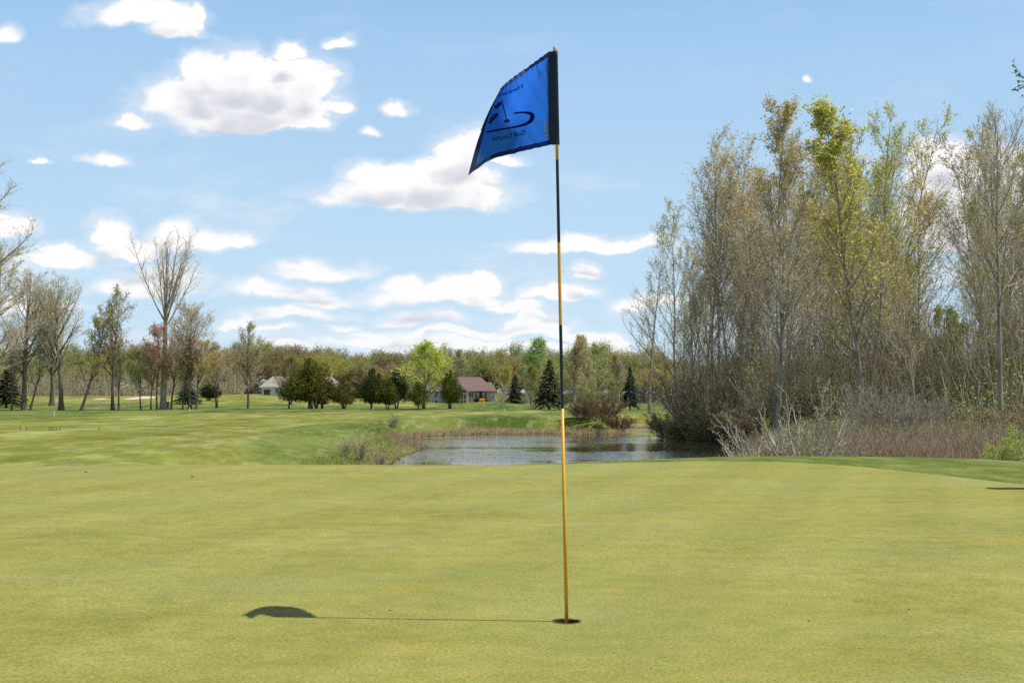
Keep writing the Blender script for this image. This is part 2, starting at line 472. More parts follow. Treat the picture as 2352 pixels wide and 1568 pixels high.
# mower passes running away from the camera, faint
wv = nt.new('ShaderNodeTexWave'); wv.bands_direction = 'X'
nt.l.new(nt.mapping(pos, (1,1,0), (0,0,R(18))), wv.inputs[0]); wv.inputs['Scale'].default_value = 0.30; wv.inputs['Distortion'].default_value = 0.8
wv.inputs['Detail'].default_value = 1
lay = nt.remap(wv.outputs['Fac'], 0.2, 0.8, 0.965, 1.035)
fv = nt.math('MULTIPLY', nt.remap(fine, 0.28, 0.72, 0.50, 1.52, False), lay)
fv = nt.math('MULTIPLY', fv, nt.remap(spk, 0.25, 0.75, 0.65, 1.35, False))
fv = nt.math('MULTIPLY', fv, 0.71)
sc_ = nt.vmath('SCALE', nt.vmath('MULTIPLY', col, (1.07, 0.955, 0.82))); nt.l.new(fv, sc_.node.inputs['Scale'])
p = nt.new('ShaderNodeBsdfPrincipled'); nt.l.new(sc_, p.inputs['Base Color'])
p.inputs['Roughness'].default_value = 0.75; p.inputs['Specular IOR Level'].default_value = 0.2
b = nt.new('ShaderNodeBump'); b.inputs['Strength'].default_value = 0.55; b.inputs['Distance'].default_value = 0.004
nt.l.new(nt.math('ADD', fine, nt.math('MULTIPLY', spk, 0.6)), b.inputs['Height']); nt.l.new(b.outputs[0], p.inputs['Normal'])
nt.l.new(p.outputs[0], nt.out.inputs[0])
GREEN_MAT = m
tag(link('putting_green', me, m), kind='structure')
GZ0 = float(hz(HOLE[0], HOLE[1])) + 0.012

# ---- pond water
wx = np.linspace(-60, 60, 60); wy = np.linspace(20, 135, 60)
WX, WY = np.meshgrid(wx, wy); 
idx = np.arange(3600).reshape(60, 60)
Q = np.stack([idx[:-1,:-1], idx[:-1,1:], idx[1:,1:], idx[1:,:-1]], -1).reshape(-1,4)
keep = (polysd(WX, WY, POND) < 4.0).ravel()
Q = Q[keep[Q].all(1)]
me = np_mesh('pond_water', np.stack([WX, WY, np.full_like(WX, WATER_Z)], -1).reshape(-1,3), Q)
m, nt = material('pond water')
geo = nt.new('ShaderNodeNewGeometry'); pos = geo.outputs['Position']
p = nt.new('ShaderNodeBsdfPrincipled')
p.inputs['Base Color'].default_value = (0.030, 0.032, 0.016, 1); p.inputs['Roughness'].default_value = 0.04
p.inputs['IOR'].default_value = 1.55; p.inputs['Specular IOR Level'].default_value = 0.75
amp = nt.remap(nt.noise(nt.mapping(pos, (0.05,0.13,1)), 1.0, 3, 0.55), 0.42, 0.60, 0.08, 1.0)
rip = nt.noise(nt.mapping(pos, (0.8,2.6,1)), 1.0, 3, 0.5)
b = nt.new('ShaderNodeBump'); b.inputs['Distance'].default_value = 0.07
nt.l.new(nt.math('MULTIPLY', amp, 0.9), b.inputs['Strength'])
nt.l.new(rip, b.inputs['Height']); nt.l.new(b.outputs[0], p.inputs['Normal'])
nt.l.new(p.outputs[0], nt.out.inputs[0])
tag(link('pond_water', me, m), kind='structure')

# ---- sand bunkers on the far mounds
SAND = simple('sand', (0.62, 0.47, 0.33), 0.95, var=0.1, scale=2)
def bunker(px0, px1, py, depth):
    a, b_ = atg(px0, py), atg(px1, py)
    cx_, cy_ = (a[0]+b_[0])/2, (a[1]+b_[1])/2; rx = abs(b_[0]-a[0])/2
    vs = []; fs = []
    K, RR = 36, 6
    for i in range(RR+1):
        for j in range(K):
            q = 2*math.pi*j/K; k = i/RR*(1+0.12*math.sin(3*q+1))
            x, y = cx_+rx*k*math.cos(q), cy_+depth*k*math.sin(q)
            vs.append((x, y, float(hz(x, y))+0.05+0.10*(i/RR)*max(0, math.sin(q))))
    for i in range(RR):
        for j in range(K): fs.append((i*K+j, i*K+(j+1)%K, (i+1)*K+(j+1)%K, (i+1)*K+j))
    me = bpy.data.meshes.new('sand_bunker'); me.from_pydata(vs, [], fs); me.update()
    tag(link('sand_bunker', me, SAND), kind='structure')
bunker(296, 346, 915.5, 5.0)
bunker(216, 238, 918, 2.5)

# ================================================================== the cup and the flagstick
m_soil = simple('cut soil', (0.10, 0.045, 0.022), 0.95, var=0.5, scale=160, bump=0.8, bscale=300)
m_cup = simple('cup lining', (0.16, 0.10, 0.075), 0.5, var=0.2)
root = empty('golf_hole', (HOLE[0], HOLE[1], GZ0))
tag(root, 'golf hole cut in the green with a ragged soil rim around the flagstick foot', 'golf hole')
mb = MB(); K = 96; vs = []
lev = [(0.0535, -0.001), (0.0538, -0.008), (0.0532, -0.020), (0.0536, -0.030)]
for r_, z_ in lev:
    for j in range(K):
        q = 2*math.pi*j/K; r2 = r_ + random.Random(j*7+int(z_*1e4)).uniform(-0.0011, 0.0011)
        vs.append((r2*math.cos(q), r2*math.sin(q), z_))
mb.add(vs, [(i*K+(j+1)%K, i*K+j, (i+1)*K+j, (i+1)*K+(j+1)%K) for i in range(3) for j in range(K)])
mb.build('soil_wall', m_soil, root)
mb = MB(); vs = []
for r_, z_ in [(0.0525,-0.027),(0.0505,-0.027),(0.0505,-0.14),(0.008,-0.14)]:
    for j in range(48):
        q = 2*math.pi*j/48; vs.append((r_*math.cos(q), r_*math.sin(q), z_))
mb.add(vs, [(i*48+(j+1)%48, i*48+j, (i+1)*48+j, (i+1)*48+(j+1)%48) for i in range(3) for j in range(48)])
mb.build('cup_liner', m_cup, root, smooth=True)
# ragged grass blades round the lip
m_blade, nt = material('grass blade')
isl = nt.new('ShaderNodeNewGeometry')
p = nt.new('ShaderNodeBsdfPrincipled')
nt.l.new(nt.ramp(isl.outputs['Random Per Island'], [(0,(0.12,0.17,0.03)),(0.45,(0.27,0.32,0.07)),(0.75,(0.42,0.43,0.14)),(1,(0.50,0.46,0.26))]), p.inputs['Base Color'])
p.inputs['Roughness'].default_value = 0.6; p.inputs['Specular IOR Level'].default_value = 0.25
nt.l.new(p.outputs[0], nt.out.inputs[0])
def blades(x, y, z, h, wd, lean, dirs=None):
    """curved-less two-triangle blades as quads tapering to a tip"""
    n = len(x)
    a = rng.uniform(0, 2*math.pi, n) if dirs is None else dirs
    ca, sa = np.cos(a), np.sin(a)
    b_ = rng.uniform(0, 2*math.pi, n)
    cb, sb = np.cos(b_), np.sin(b_)
    P = np.stack([x, y, z], -1)
    tip = P + np.stack([lean*h*ca, lean*h*sa, h], -1)
    wv_ = np.stack([cb, sb, np.zeros(n)], -1)*wd[:,None]*0.5
    mid_ = P*0.5 + tip*0.5 + np.stack([-0.12*lean*h*ca, -0.12*lean*h*sa, 0.06*h], -1)
    V = np.stack([P-wv_, P+wv_, mid_+wv_*0.75, tip, mid_-wv_*0.75], 1).reshape(-1, 3)
    k = np.arange(n)[:,None]*5
    Q = np.concatenate([k+np.array([[0,1,2,4]]), k+np.array([[4,2,3,3]])], 0)
    return V, Q
n = 1500
q = rng.uniform(0, 2*math.pi, n); r_ = 0.0545 + np.abs(rng.normal(0, 0.0035, n))
V, Q = blades(r_*np.cos(q), r_*np.sin(q), np.full(n, -0.004), rng.uniform(0.004, 0.010, n), rng.uniform(0.0010, 0.0022, n), rng.uniform(0, 0.7, n), q+math.pi+rng.normal(0,0.9,n))
def tri_mesh(name, V, Q):
    # blades: quads then degenerate -> build as tris
    a = Q[:len(Q)//2]; b_ = Q[len(Q)//2:]
    T = np.concatenate([a[:,[0,1,2]], a[:,[0,2,3]], b_[:,[0,1,2]]], 0)
    return np_mesh(name, V, T)
link('grass_lip', tri_mesh('grass_lip', V, Q), m_blade, root)

def paint(name, col, rough=0.35, dirt=0.25):
    m, nt = material(name)
    tcn = nt.new('ShaderNodeTexCoord')
    p = nt.new('ShaderNodeBsdfPrincipled')
    n_ = nt.noise(nt.mapping(tcn.outputs['Object'], (30, 30, 3)), 2.0, 5, 0.7)
    f = nt.remap(n_, 0.52, 0.78, 0.0, dirt)
    nt.l.new(nt.mix(f, col, tuple(c*0.55+0.03 for c in col)), p.inputs['Base Color'])
    p.inputs['Roughness'].default_value = rough; p.inputs['Specular IOR Level'].default_value = 0.45
    nt.l.new(p.outputs[0], nt.out.inputs[0]); return m
m_yel = paint('yellow pole paint', (0.66, 0.36, 0.022), 0.42)
m_blk = paint('black pole paint', (0.012, 0.012, 0.014), 0.38, 0.1)
m_cap = simple('weathered white plastic', (0.52, 0.46, 0.38), 0.55, var=0.2, scale=60)

pb = at(1301.5, 1433, 5.0); pt = at(1274.5, 112, 5.0)
pb[2] = GZ0
proot = empty('golf_flagstick', (float(pb[0]), float(pb[1]), float(pb[2])))
tag(proot, 'yellow and black banded golf flagstick with a blue flag, standing in the hole', 'golf flagstick')
pbv, ptv = Vector(pb), Vector(pt)
def on_pole(py):
    lo, hi = -0.2, 1.1
    for _ in range(40):
        mm = (lo+hi)/2; q_ = pbv.lerp(ptv, mm)
        # project
        d = q_ - Vector((0,0,CAM_H)); c, s_ = math.cos(PITCH), math.sin(PITCH)
        vv = (-d.y*s_ + d.z*c)/(d.y*c + d.z*s_); y_ = CY - vv*F
        if y_ > py: lo = mm
        else: hi = mm
    return (lo+hi)/2
pole_t = [(-0.045, 1), (on_pole(938), 1), (on_pole(746), 0), (on_pole(557), 1), (on_pole(367), 0), (on_pole(122), 1)]
mb = MB()
prad = lambda t: 0.0073 - 0.0014*t
mats_i = [0, 1, 0, 1, 0]
for i in range(5):
    t0, t1 = pole_t[i][0], pole_t[i+1][0]
    mb.tube([pbv.lerp(ptv, t0)-pbv, pbv.lerp(ptv, t1)-pbv], [prad(t0), prad(t1)], k=20, m=mats_i[i], cap=(i in (0, 4)))
pole = mb.build('pole', [m_yel, m_blk], proot, smooth=True)
mb = MB(); d_ = (ptv-pbv).normalized(); c0_ = pbv.lerp(ptv, on_pole(119))-pbv
rs = [(0.0,0.0075),(0.004,0.0085),(0.010,0.0085),(0.016,0.0078),(0.0205,0.0055),(0.0225,0.002)]
mb.tube([c0_ + d_*a for a, _ in rs], [b_ for _, b_ in rs], k=16)
mb.build('pole_cap', m_cap, proot, smooth=True)

# ---- the flag: a sheet defined by a control net measured off its hems, bulging away from the camera
FY = 5.0
net = [ # rows from top hem to bottom hem; (px, py, depth)
 [(1260,119,0.0),(1229,142,0.045),(1196,167,0.085),(1166,190,0.10),(1146,208,0.045)],
 [(1260,190,0.0),(1224,203,0.11),(1188,220,0.18),(1150,240,0.18),(1120,262,0.05)],
 [(1261,262,0.0),(1222,272,0.15),(1184,283,0.26),(1138,300,0.25),(1097,325,0.05)],
 [(1262,334,0.0),(1224,342,0.15),(1184,352,0.25),(1128,367,0.22),(1075,404,-0.01)]]
net = np.array([[at(a, b_, FY+c_) for a, b_, c_ in row] for row in net])
def catmull(Pn, t):
    n_ = len(Pn)-1; x = min(max(t, 0), 1)*n_; i = min(int(x), n_-1); f = x-i
    p0 = Pn[i-1] if i > 0 else 2*Pn[0]-Pn[1]; p1 = Pn[i]; p2 = Pn[i+1]; p3 = Pn[i+2] if i+2 <= n_ else 2*Pn[n_]-Pn[n_-1]
    return 0.5*((2*p1)+(p2-p0)*f+(2*p0-5*p1+4*p2-p3)*f*f+(3*p1-p0-3*p2+p3)*f**3)
def flag_base(u, v):   # u 0 hoist..1 fly, v 0 top..1 bottom
    return catmull(np.array([catmull(net[k], u) for k in range(4)]), v)
def flag_pt(u, v):
    p_ = flag_base(u, v).copy()
    # gathers pulled by the hems, long soft folds, and the fly edge rolling back over
    top = math.exp(-v*9); bot = math.exp(-(1-v)*8)
    dy = 0.0050*math.sin(u*70+v*20)*top*min(1,u*8) + 0.0065*math.sin(u*52+1.2-v*14)*bot*min(1, u*6)*(0.4+0.6*math.sin(u*9)**2)
    dy += 0.004*math.sin((u*1.6+v*2.3)*4.0)*u*(1-u)*1.6
    dy += 0.0028*math.sin(u*17-v*9)*(0.3+u)*(1-u)*2 + 0.0022*math.sin(u*31+v*23)*(1-u)
    dy += 0.010*math.exp(-((u-0.13)/0.05)**2-((v-0.13)/0.08)**2)
    p_[1] += dy
    if u > 0.90:
        k = (u-0.90)/0.10
        a = max(0, 1-v*1.5)
        p_[0] += 0.008*k*k*a; p_[1] -= 0.010*k
    return p_
NU, NV = 72, 56
FP = np.array([[flag_pt(i/NU, j/NV) for i in range(NU+1)] for j in range(NV+1)])
bw_u, bw_v = 0.075, 0.055
def cloth(name, c_front, transl, rough, sheen_spec=0.5):
    m, nt = material(name)
    tcn = nt.new('ShaderNodeTexCoord')
    weave = nt.noise(tcn.outputs['Object'], 260, 2, 0.5)
    wr = nt.noise(tcn.outputs['Object'], 14, 4, 0.6)
    p = nt.new('ShaderNodeBsdfPrincipled'); p.inputs['Base Color'].default_value = (*c_front, 1)
    p.inputs['Roughness'].default_value = rough; p.inputs['Specular IOR Level'].default_value = sheen_spec
    tl = nt.new('ShaderNodeBsdfTranslucent'); tl.inputs[0].default_value = (*transl, 1)
    mx = nt.new('ShaderNodeMixShader'); mx.inputs[0].default_value = 0.62 if max(transl) > 0.05 else 0.12
    b = nt.new('ShaderNodeBump'); b.inputs['Strength'].default_value = 0.8; b.inputs['Distance'].default_value = 0.012
    wr = nt.noise(nt.mapping(tcn.outputs['Object'], (1.0, 1.0, 0.35), (0, R(-38), 0)), 13, 1, 0.4)
    nt.l.new(nt.math('ADD', wr, nt.math('MULTIPLY', weave, 0.02)), b.inputs['Height'])
    nt.l.new(b.outputs[0], p.inputs['Normal']); nt.l.new(b.outputs[0], tl.inputs['Normal'])
    nt.l.new(p.outputs[0], mx.inputs[1]); nt.l.new(tl.outputs[0], mx.inputs[2]); nt.l.new(mx.outputs[0], nt.out.inputs[0])
    return m
m_blue = cloth('blue nylon', (0.030, 0.14, 0.50), (0.028, 0.18, 0.80), 0.34)
m_navy = cloth('navy hem', (0.010, 0.022, 0.10), (0.008, 0.02, 0.13), 0.30)
m_slv = simple('navy sleeve vinyl', (0.006, 0.014, 0.038), 0.42, var=0.15, scale=20, spec=0.3, bump=0.15, bscale=60)
m_ink = cloth('navy print', (0.006, 0.014, 0.07), (0.004, 0.012, 0.08), 0.5)
def sheet(name, sel, mat, parent, off=0.0):
    vs = (FP + np.array([0, off, 0]) - pb).reshape(-1, 3)
    fs = [(j*(NU+1)+i, (j+1)*(NU+1)+i, (j+1)*(NU+1)+i+1, j*(NU+1)+i+1) for j in range(NV) for i in range(NU) if sel((i+.5)/NU, (j+.5)/NV)]
    used = sorted({a for f in fs for a in f}); mp = {a: k for k, a in enumerate(used)}
    me = bpy.data.meshes.new(name); me.from_pydata([tuple(vs[a]) for a in used], [], [tuple(mp[a] for a in f) for f in fs])
    me.polygons.foreach_set('use_smooth', [True]*len(fs)); me.update()
    return link(name, me, mat, parent)
isb = lambda u, v: v < bw_v or v > 1-bw_v or u > 1-bw_u
flag = sheet('flag', lambda u, v: not isb(u, v), m_blue, proot)
sheet('hem', isb, m_navy, flag)
# checkered lining glimpsed where the hem rolls over at the fly and along the upper fold
m_chk, nt = material('pale stitching')
p = nt.new('ShaderNodeBsdfPrincipled')
tcn = nt.new('ShaderNodeTexCoord'); ck = nt.new('ShaderNodeTexChecker'); nt.l.new(nt.mapping(tcn.outputs['Object'], (1,1,1), (0,0,0)), ck.inputs[0])
ck.inputs['Scale'].default_value = 260; ck.inputs['Color1'].default_value = (0.50,0.60,0.85,1); ck.inputs['Color2'].default_value = (0.05,0.09,0.30,1)
nt.l.new(ck.outputs[0], p.inputs['Base Color']); p.inputs['Roughness'].default_value = 0.35; nt.l.new(p.outputs[0], nt.out.inputs[0])
def strip(name, pts, wd, mat, parent, yoff):
    """ribbon along (u,v) points"""
    mb = MB(); vs = []
    for k, (u, v, ux, vx) in enumerate(pts):
        a = flag_pt(u, v) - pb + np.array([0, yoff, 0]); b_ = flag_pt(u+ux*wd, v+vx*wd) - pb + np.array([0, yoff, 0])
        # roll: stand the ribbon a little proud towards the sun
        a = a + np.array([-0.002, 0, 0.002]); 
        vs += [a, (a+b_)/2+np.array([0.0,-0.004,0.002]), b_]
    n_ = len(pts)
    fs = [(3*i+j, 3*i+j+1, 3*i+3+j+1, 3*i+3+j) for i in range(n_-1) for j in range(2)]
    mb.add(vs, fs); return mb.build(name, mat, parent, smooth=True)
pts = [(1.0, 0.0+0.56*k/26, -1, 0) for k in range(27)]
strip('sunlit_hem_edge', pts, 0.055, m_chk, flag, -0.0015)
pts = [(0.42+0.58*k/26, 0.0, 0, 1) for k in range(27)]
strip('sunlit_hem_edge', pts, 0.040, m_chk, flag, -0.0015)
# sleeve round the pole
sl_t0, sl_t1 = on_pole(331), on_pole(119)
mb = MB(); vs = []; K = 28; rows = 22
for i in range(rows+1):
    t = sl_t0 + (sl_t1-sl_t0)*i/rows
    pc = pbv.lerp(ptv, t)
    L_ = flag_base(0, 1-i/rows)
    e = Vector(L_) + Vector((-0.001, 0.0, 0))
    pr = pc + Vector((0.0112, 0, 0))
    cxm = (e+pr)/2; hw = (pr-e).length/2
    for j in range(K):
        q = 2*math.pi*j/K; cq, sq = math.cos(q), math.sin(q)
        px_ = cxm.x + hw*(abs(cq)**0.9)*(1 if cq > 0 else -1)
        # thick near the pole, flat near the cloth
        k_ = (cq+1)/2; th_ = 0.0022 + 0.0100*k_**1.3 + 0.0004*math.sin(i*1.7+3*q)
        vs.append((px_-pb[0], cxm.y+th_*sq-pb[1]+0.0006*math.sin(i*0.9), cxm.z-pb[2]+ (0.0 if 0<i<rows else 0)))
fs = [(i*K+j, i*K+(j+1)%K, (i+1)*K+(j+1)%K, (i+1)*K+j) for i in range(rows) for j in range(K)]
mb.add(vs, fs); 
slv = mb.build('sleeve', m_slv, proot, smooth=True)
for py in (122, 126, 323, 327):
    mb = MB(); t = on_pole(py); c_ = pbv.lerp(ptv, t)-pbv; 
    mb.tube([c_+Vector((-0.010+0.0245*0.5*(1-math.cos(a)) , -0.0098*math.sin(a)*1.0, 0)) for a in [math.pi*k/10 for k in range(3,11)]], 0.0006, k=5)
    mb.build('stitching', m_blk, slv)

# ---- printing on the flag, laid onto the cloth
UU, VV = np.meshgrid(np.linspace(0, 1, 121), np.linspace(0, 1, 91))
GP = np.array([[flag_pt(u, v) for u in np.linspace(0, 1, 121)] for v in np.linspace(0, 1, 91)])
dd = GP - np.array([0, 0, CAM_H]); c_, s_ = math.cos(PITCH), math.sin(PITCH)
dep = dd[...,1]*c_ + dd[...,2]*s_
GPX = CX + F*dd[...,0]/dep; GPY = CY - F*(-dd[...,1]*s_ + dd[...,2]*c_)/dep
def uv_of(px, py):
    k = np.argmin((GPX-px)**2 + (GPY-py)**2); j, i = np.unravel_index(k, GPX.shape)
    u, v = UU[j, i], VV[j, i]
    for _ in range(3):   # refine with local Jacobian
        e = 1e-3
        def pr(u_, v_):
            d = flag_pt(u_, v_) - np.array([0,0,CAM_H]); q_ = d[1]*c_ + d[2]*s_
            return np.array([CX + F*d[0]/q_, CY - F*(-d[1]*s_+d[2]*c_)/q_])
        a = pr(u, v); J = np.stack([(pr(u+e, v)-a)/e, (pr(u, v+e)-a)/e], 1)
        try: st = np.linalg.solve(J, np.array([px, py])-a)
        except Exception: break
        st = np.clip(st, -0.02, 0.02); u, v = np.clip(u+st[0], 0, 1), np.clip(v+st[1], 0, 1)
    return u, v
def on_flag(px, py, off=0.0011):
    u, v = uv_of(px, py); q_ = flag_pt(u, v) - pb
    return (q_[0], q_[1]-off, q_[2])
def stroke(mb, pts, widths):
    pts = [np.array(p_, float) for p_ in pts]; n_ = len(pts); vs = []
    for i in range(n_):
        t = pts[min(i+1, n_-1)] - pts[max(i-1, 0)]; t /= np.linalg.norm(t); nrm = np.array([-t[1], t[0]])
        vs += [on_flag(*(pts[i]+nrm*widths[i]/2)), on_flag(*(pts[i]-nrm*widths[i]/2))]
    mb.add(vs, [(2*i, 2*i+1, 2*i+3, 2*i+2) for i in range(n_-1)])
def smooth_path(ctrl, n_=40):
    Pn = np.array(ctrl, float); return [catmull(Pn, k/(n_-1)) for k in range(n_)]
# photo pixels of the crop (1176 wide, 3.92 per full px) -> 2352 wide px
cr = lambda x, y: ((1150 + x/3.92)/1.10204, (100 + y/3.92)/1.10204)
mb = MB()
path = smooth_path([cr(592,733), cr(650,727), cr(705,727), cr(755,738), cr(776,768), cr(755,810), cr(700,845), cr(610,868), cr(500,888), cr(400,905), cr(318,922)], 60)
wds = [3.6 + 6.2*math.exp(-((k/59-0.42)/0.17)**2) + 0.5*k/59 for k in range(60)]
stroke(mb, path, wds)
path = smooth_path([cr(345,838), cr(362,815), cr(390,785), cr(420,755), cr(437,742)], 20)
stroke(mb, path, [6.5 - 3.0*abs(k/19-0.4) for k in range(20)])
path = smooth_path([cr(352,790), cr(380,762), cr(410,742), cr(437,740)], 16)
stroke(mb, path, [3.0]*16)
stroke(mb, smooth_path([cr(470,598), cr(482,650), cr(497,715), cr(519,800)], 14), [2.4]*14)
# flag of the emblem
stroke(mb, smooth_path([cr(466,632), cr(452,640), cr(440,650), cr(428,662), cr(414,670), cr(400,676)], 12), [8.0]*12)
# cup
vs = [on_flag(*cr(521,811))]; 
for k in range(20): vs.append(on_flag(*cr(521+32*math.cos(k*math.pi/10), 811+16*math.sin(k*math.pi/10)-0.15*32*math.cos(k*math.pi/10))))
mb.add(vs, [(0, 1+k, 1+(k+1) % 20) for k in range(20)])
mb.build('emblem', m_ink, flag)

def text_mesh(body, a, b_, height, slant=0.0, arc=0.0, name='lettering', bold=0.0):
    """letters read from right (a) to left (b_): the printing shows through from the far side"""
    cu = bpy.data.curves.new('txt', 'FONT'); cu.body = body; cu.size = 1.0; cu.resolution_u = 3; cu.offset = bold
    o = bpy.data.objects.new('txt', cu); C.objects.link(o)
    dg = bpy.context.evaluated_depsgraph_get(); dg.update()
    me = bpy.data.meshes.new_from_object(o.evaluated_get(dg))
    bpy.data.objects.remove(o); 
    co = np.zeros(len(me.vertices)*3, np.float32); me.vertices.foreach_get('co', co); co = co.reshape(-1,3)
    x0, x1 = co[:,0].min(), co[:,0].max()
    fs = [tuple(p_.vertices) for p_ in me.polygons]
    A, B = np.array(a, float), np.array(b_, float)
    T = (B-A)/np.linalg.norm(B-A)
    vs = []
    for x, y, z in co:
        t = (x-x0)/(x1-x0); base = A + (B-A)*t + np.array([0, arc*4*t*(1-t)])
        up = np.array([0.0, -1.0])
        q_ = base + up*height*y/0.72 - T*slant*height*y*(-1)
        vs.append(on_flag(q_[0], q_[1], 0.0013))
    m2 = bpy.data.meshes.new(name); m2.from_pydata(vs, [], fs); m2.update()
    # little serifs
    return link(name, m2, m_ink, flag)
text_mesh('Golf Course', cr(704,944), cr(376,1006), 11.5, arc=1.5, bold=0.012)
text_mesh('Hankerd', cr(682,478), cr(432,575), 10.0, slant=0.25, arc=2.0, bold=0.012)
# care label by the sleeve
m_lab = simple('faded label', (0.34, 0.42, 0.52), 0.6, var=0.25, scale=120)
mb = MB(); cs = [cr(899,818), cr(930,822), cr(931,956), cr(893,952)]
a_, b2, c2, d2 = [on_flag(*q_, off=0.002) for q_ in cs]
mb.add([a_, b2, c2, d2], [(0,1,2,3)]); lab = mb.build('care_label', m_lab, flag)
mb = MB()
for k in range(9):
    y = 832 + k*13; mb.add([on_flag(*cr(918+(k%2)*2, y), off=0.003), on_flag(*cr(928, y), off=0.003), on_flag(*cr(928, y+7), off=0.003), on_flag(*cr(918, y+7), off=0.003)], [(0,1,2,3)])
for k in range(5):
    y = 850 + k*20; mb.add([on_flag(*cr(901, y), off=0.003), on_flag(*cr(911, y), off=0.003), on_flag(*cr(910, y+9), off=0.003), on_flag(*cr(901, y+9), off=0.003)], [(0,1,2,3)])
mb.build('fine_print', m_ink, lab)

# ================================================================== plants
def bark_mat(name, a, b_, scale=4.0):
    m, nt = material(name)
    tcn = nt.new('ShaderNodeTexCoord')
    p = nt.new('ShaderNodeBsdfPrincipled')
    n_ = nt.noise(nt.mapping(tcn.outputs['Object'], (1, 1, 0.25)), scale, 5, 0.7)
    c = nt.mix(nt.remap(n_, 0.35, 0.65), a, b_)
    nt.l.new(c, p.inputs['Base Color']); p.inputs['Roughness'].default_value = 0.9; p.inputs['Specular IOR Level'].default_value = 0.2
    b2 = nt.new('ShaderNodeBump'); b2.inputs['Strength'].default_value = 0.6; b2.inputs['Distance'].default_value = 0.03
    nt.l.new(nt.noise(nt.mapping(tcn.outputs['Object'], (1, 1, 0.2)), 22, 4, 0.7), b2.inputs['Height']); nt.l.new(b2.outputs[0], p.inputs['Normal'])
    nt.l.new(p.outputs[0], nt.out.inputs[0]); return m

def leaf_mat(name, transl=0.35, var=0.35, hue=0.03):
    """colour comes from the plant's own object colour, every leaf a little different"""
    m, nt = material(name)
    oi = nt.new('ShaderNodeObjectInfo'); geo = nt.new('ShaderNodeNewGeometry')
    hs = nt.new('ShaderNodeHueSaturation'); nt.l.new(oi.outputs['Color'], hs.inputs['Color'])
    r_ = geo.outputs['Random Per Island']
    nt.l.new(nt.remap(r_, 0, 1, 1-var, 1+var, False), hs.inputs['Value'])
    r2 = nt.math('FRACT', nt.math('MULTIPLY', r_, 7.31))
    nt.l.new(nt.remap(r2, 0, 1, 0.5-hue, 0.5+hue, False), hs.inputs['Hue'])
    d = nt.new('ShaderNodeBsdfDiffuse'); nt.l.new(hs.outputs[0], d.inputs[0])
    t = nt.new('ShaderNodeBsdfTranslucent'); nt.l.new(hs.outputs[0], t.inputs[0])
    mx = nt.new('ShaderNodeMixShader'); mx.inputs[0].default_value = transl
    nt.l.new(d.outputs[0], mx.inputs[1]); nt.l.new(t.outputs[0], mx.inputs[2]); nt.l.new(mx.outputs[0], nt.out.inputs[0])
    return m
B_GREY = bark_mat('grey bark', (0.24, 0.20, 0.16), (0.46, 0.40, 0.33))
B_PALE = bark_mat('pale bark', (0.40, 0.33, 0.26), (0.62, 0.54, 0.44))
B_DARK = bark_mat('dark bark', (0.11, 0.085, 0.062), (0.24, 0.19, 0.14))
B_TWIG = bark_mat('twig bark', (0.44, 0.36, 0.27), (0.64, 0.55, 0.43))
B_RED = bark_mat('red twig bark', (0.15, 0.085, 0.06), (0.24, 0.15, 0.10))
LEAF = leaf_mat('young leaves', 0.5); NEEDLE = leaf_mat('needles', 0.12, 0.45, 0.02)

class Tubes:
    def __init__(s): s.V = []; s.Q = []; s.M = []; s.n = 0
    def tubes(s, Pn, Rn, k, mat=0):
        """Pn (m,n,3) Rn (m,n)"""
        m_, n_, _ = Pn.shape
        if m_ == 0: return
        T = np.gradient(Pn, axis=1); T /= (np.linalg.norm(T, axis=2, keepdims=True)+1e-9)
        ref = np.where(np.abs(T[:, :1, 2:3]) > 0.8, np.array([1.0,0,0]), np.array([0,0,1.0]))
        A = np.cross(T, np.broadcast_to(ref, T.shape)); A /= (np.linalg.norm(A, axis=2, keepdims=True)+1e-9)
        B = np.cross(T, A)
        q = np.arange(k)*2*math.pi/k
        V = Pn[:,:,None,:] + Rn[:,:,None,None]*(A[:,:,None,:]*np.cos(q)[None,None,:,None] + B[:,:,None,:]*np.sin(q)[None,None,:,None])
        i = np.arange(m_)[:,None,None]*n_*k; j = np.arange(n_-1)[None,:,None]*k; l = np.arange(k)[None,None,:]
        l2 = (l+1) % k
        Q = np.stack([i+j+l, i+j+l2, i+j+k+l2, i+j+k+l], -1).reshape(-1,4) + s.n
        s.V.append(V.reshape(-1,3)); s.Q.append(Q); s.M.append(np.full(len(Q), mat)); s.n += m_*n_*k
    def cards(s, P, L, W, D, N, mat=1):
        """leaf quads: centre base P, along D length L, width along cross(D,N)"""
        D = D/(np.linalg.norm(D, axis=1, keepdims=True)+1e-9)
        S = np.cross(D, N); S /= (np.linalg.norm(S, axis=1, keepdims=True)+1e-9)
        L = np.broadcast_to(L, len(P))[:,None]; W = np.broadcast_to(W, len(P))[:,None]
        V = np.stack([P, P+D*L*0.45+S*W*0.5, P+D*L, P+D*L*0.45-S*W*0.5], 1).reshape(-1,3)
        Q = np.arange(len(V)).reshape(-1,4) + s.n
        s.V.append(V); s.Q.append(Q); s.M.append(np.full(len(Q), mat)); s.n += len(V)
    def mesh(s, name, smooth=False):
        return np_mesh(name, np.concatenate(s.V), np.concatenate(s.Q), np.concatenate(s.M), smooth)

def unit(n_, r):
    v = r.normal(size=(n_,3)); return v/np.linalg.norm(v, axis=1, keepdims=True)

def march(start, d0, length, n_, wander, trop, r, droop=0.0):
    m_ = len(start); P = np.zeros((m_, n_, 3)); P[:,0] = start; d = d0.copy(); st = (length/(n_-1))[:,None]
    for i in range(1, n_):
        d = d + unit(m_, r)*wander; d[:,2] += trop - droop*i/n_
        d /= np.linalg.norm(d, axis=1, keepdims=True)
        P[:,i] = P[:,i-1] + d*st
    return P

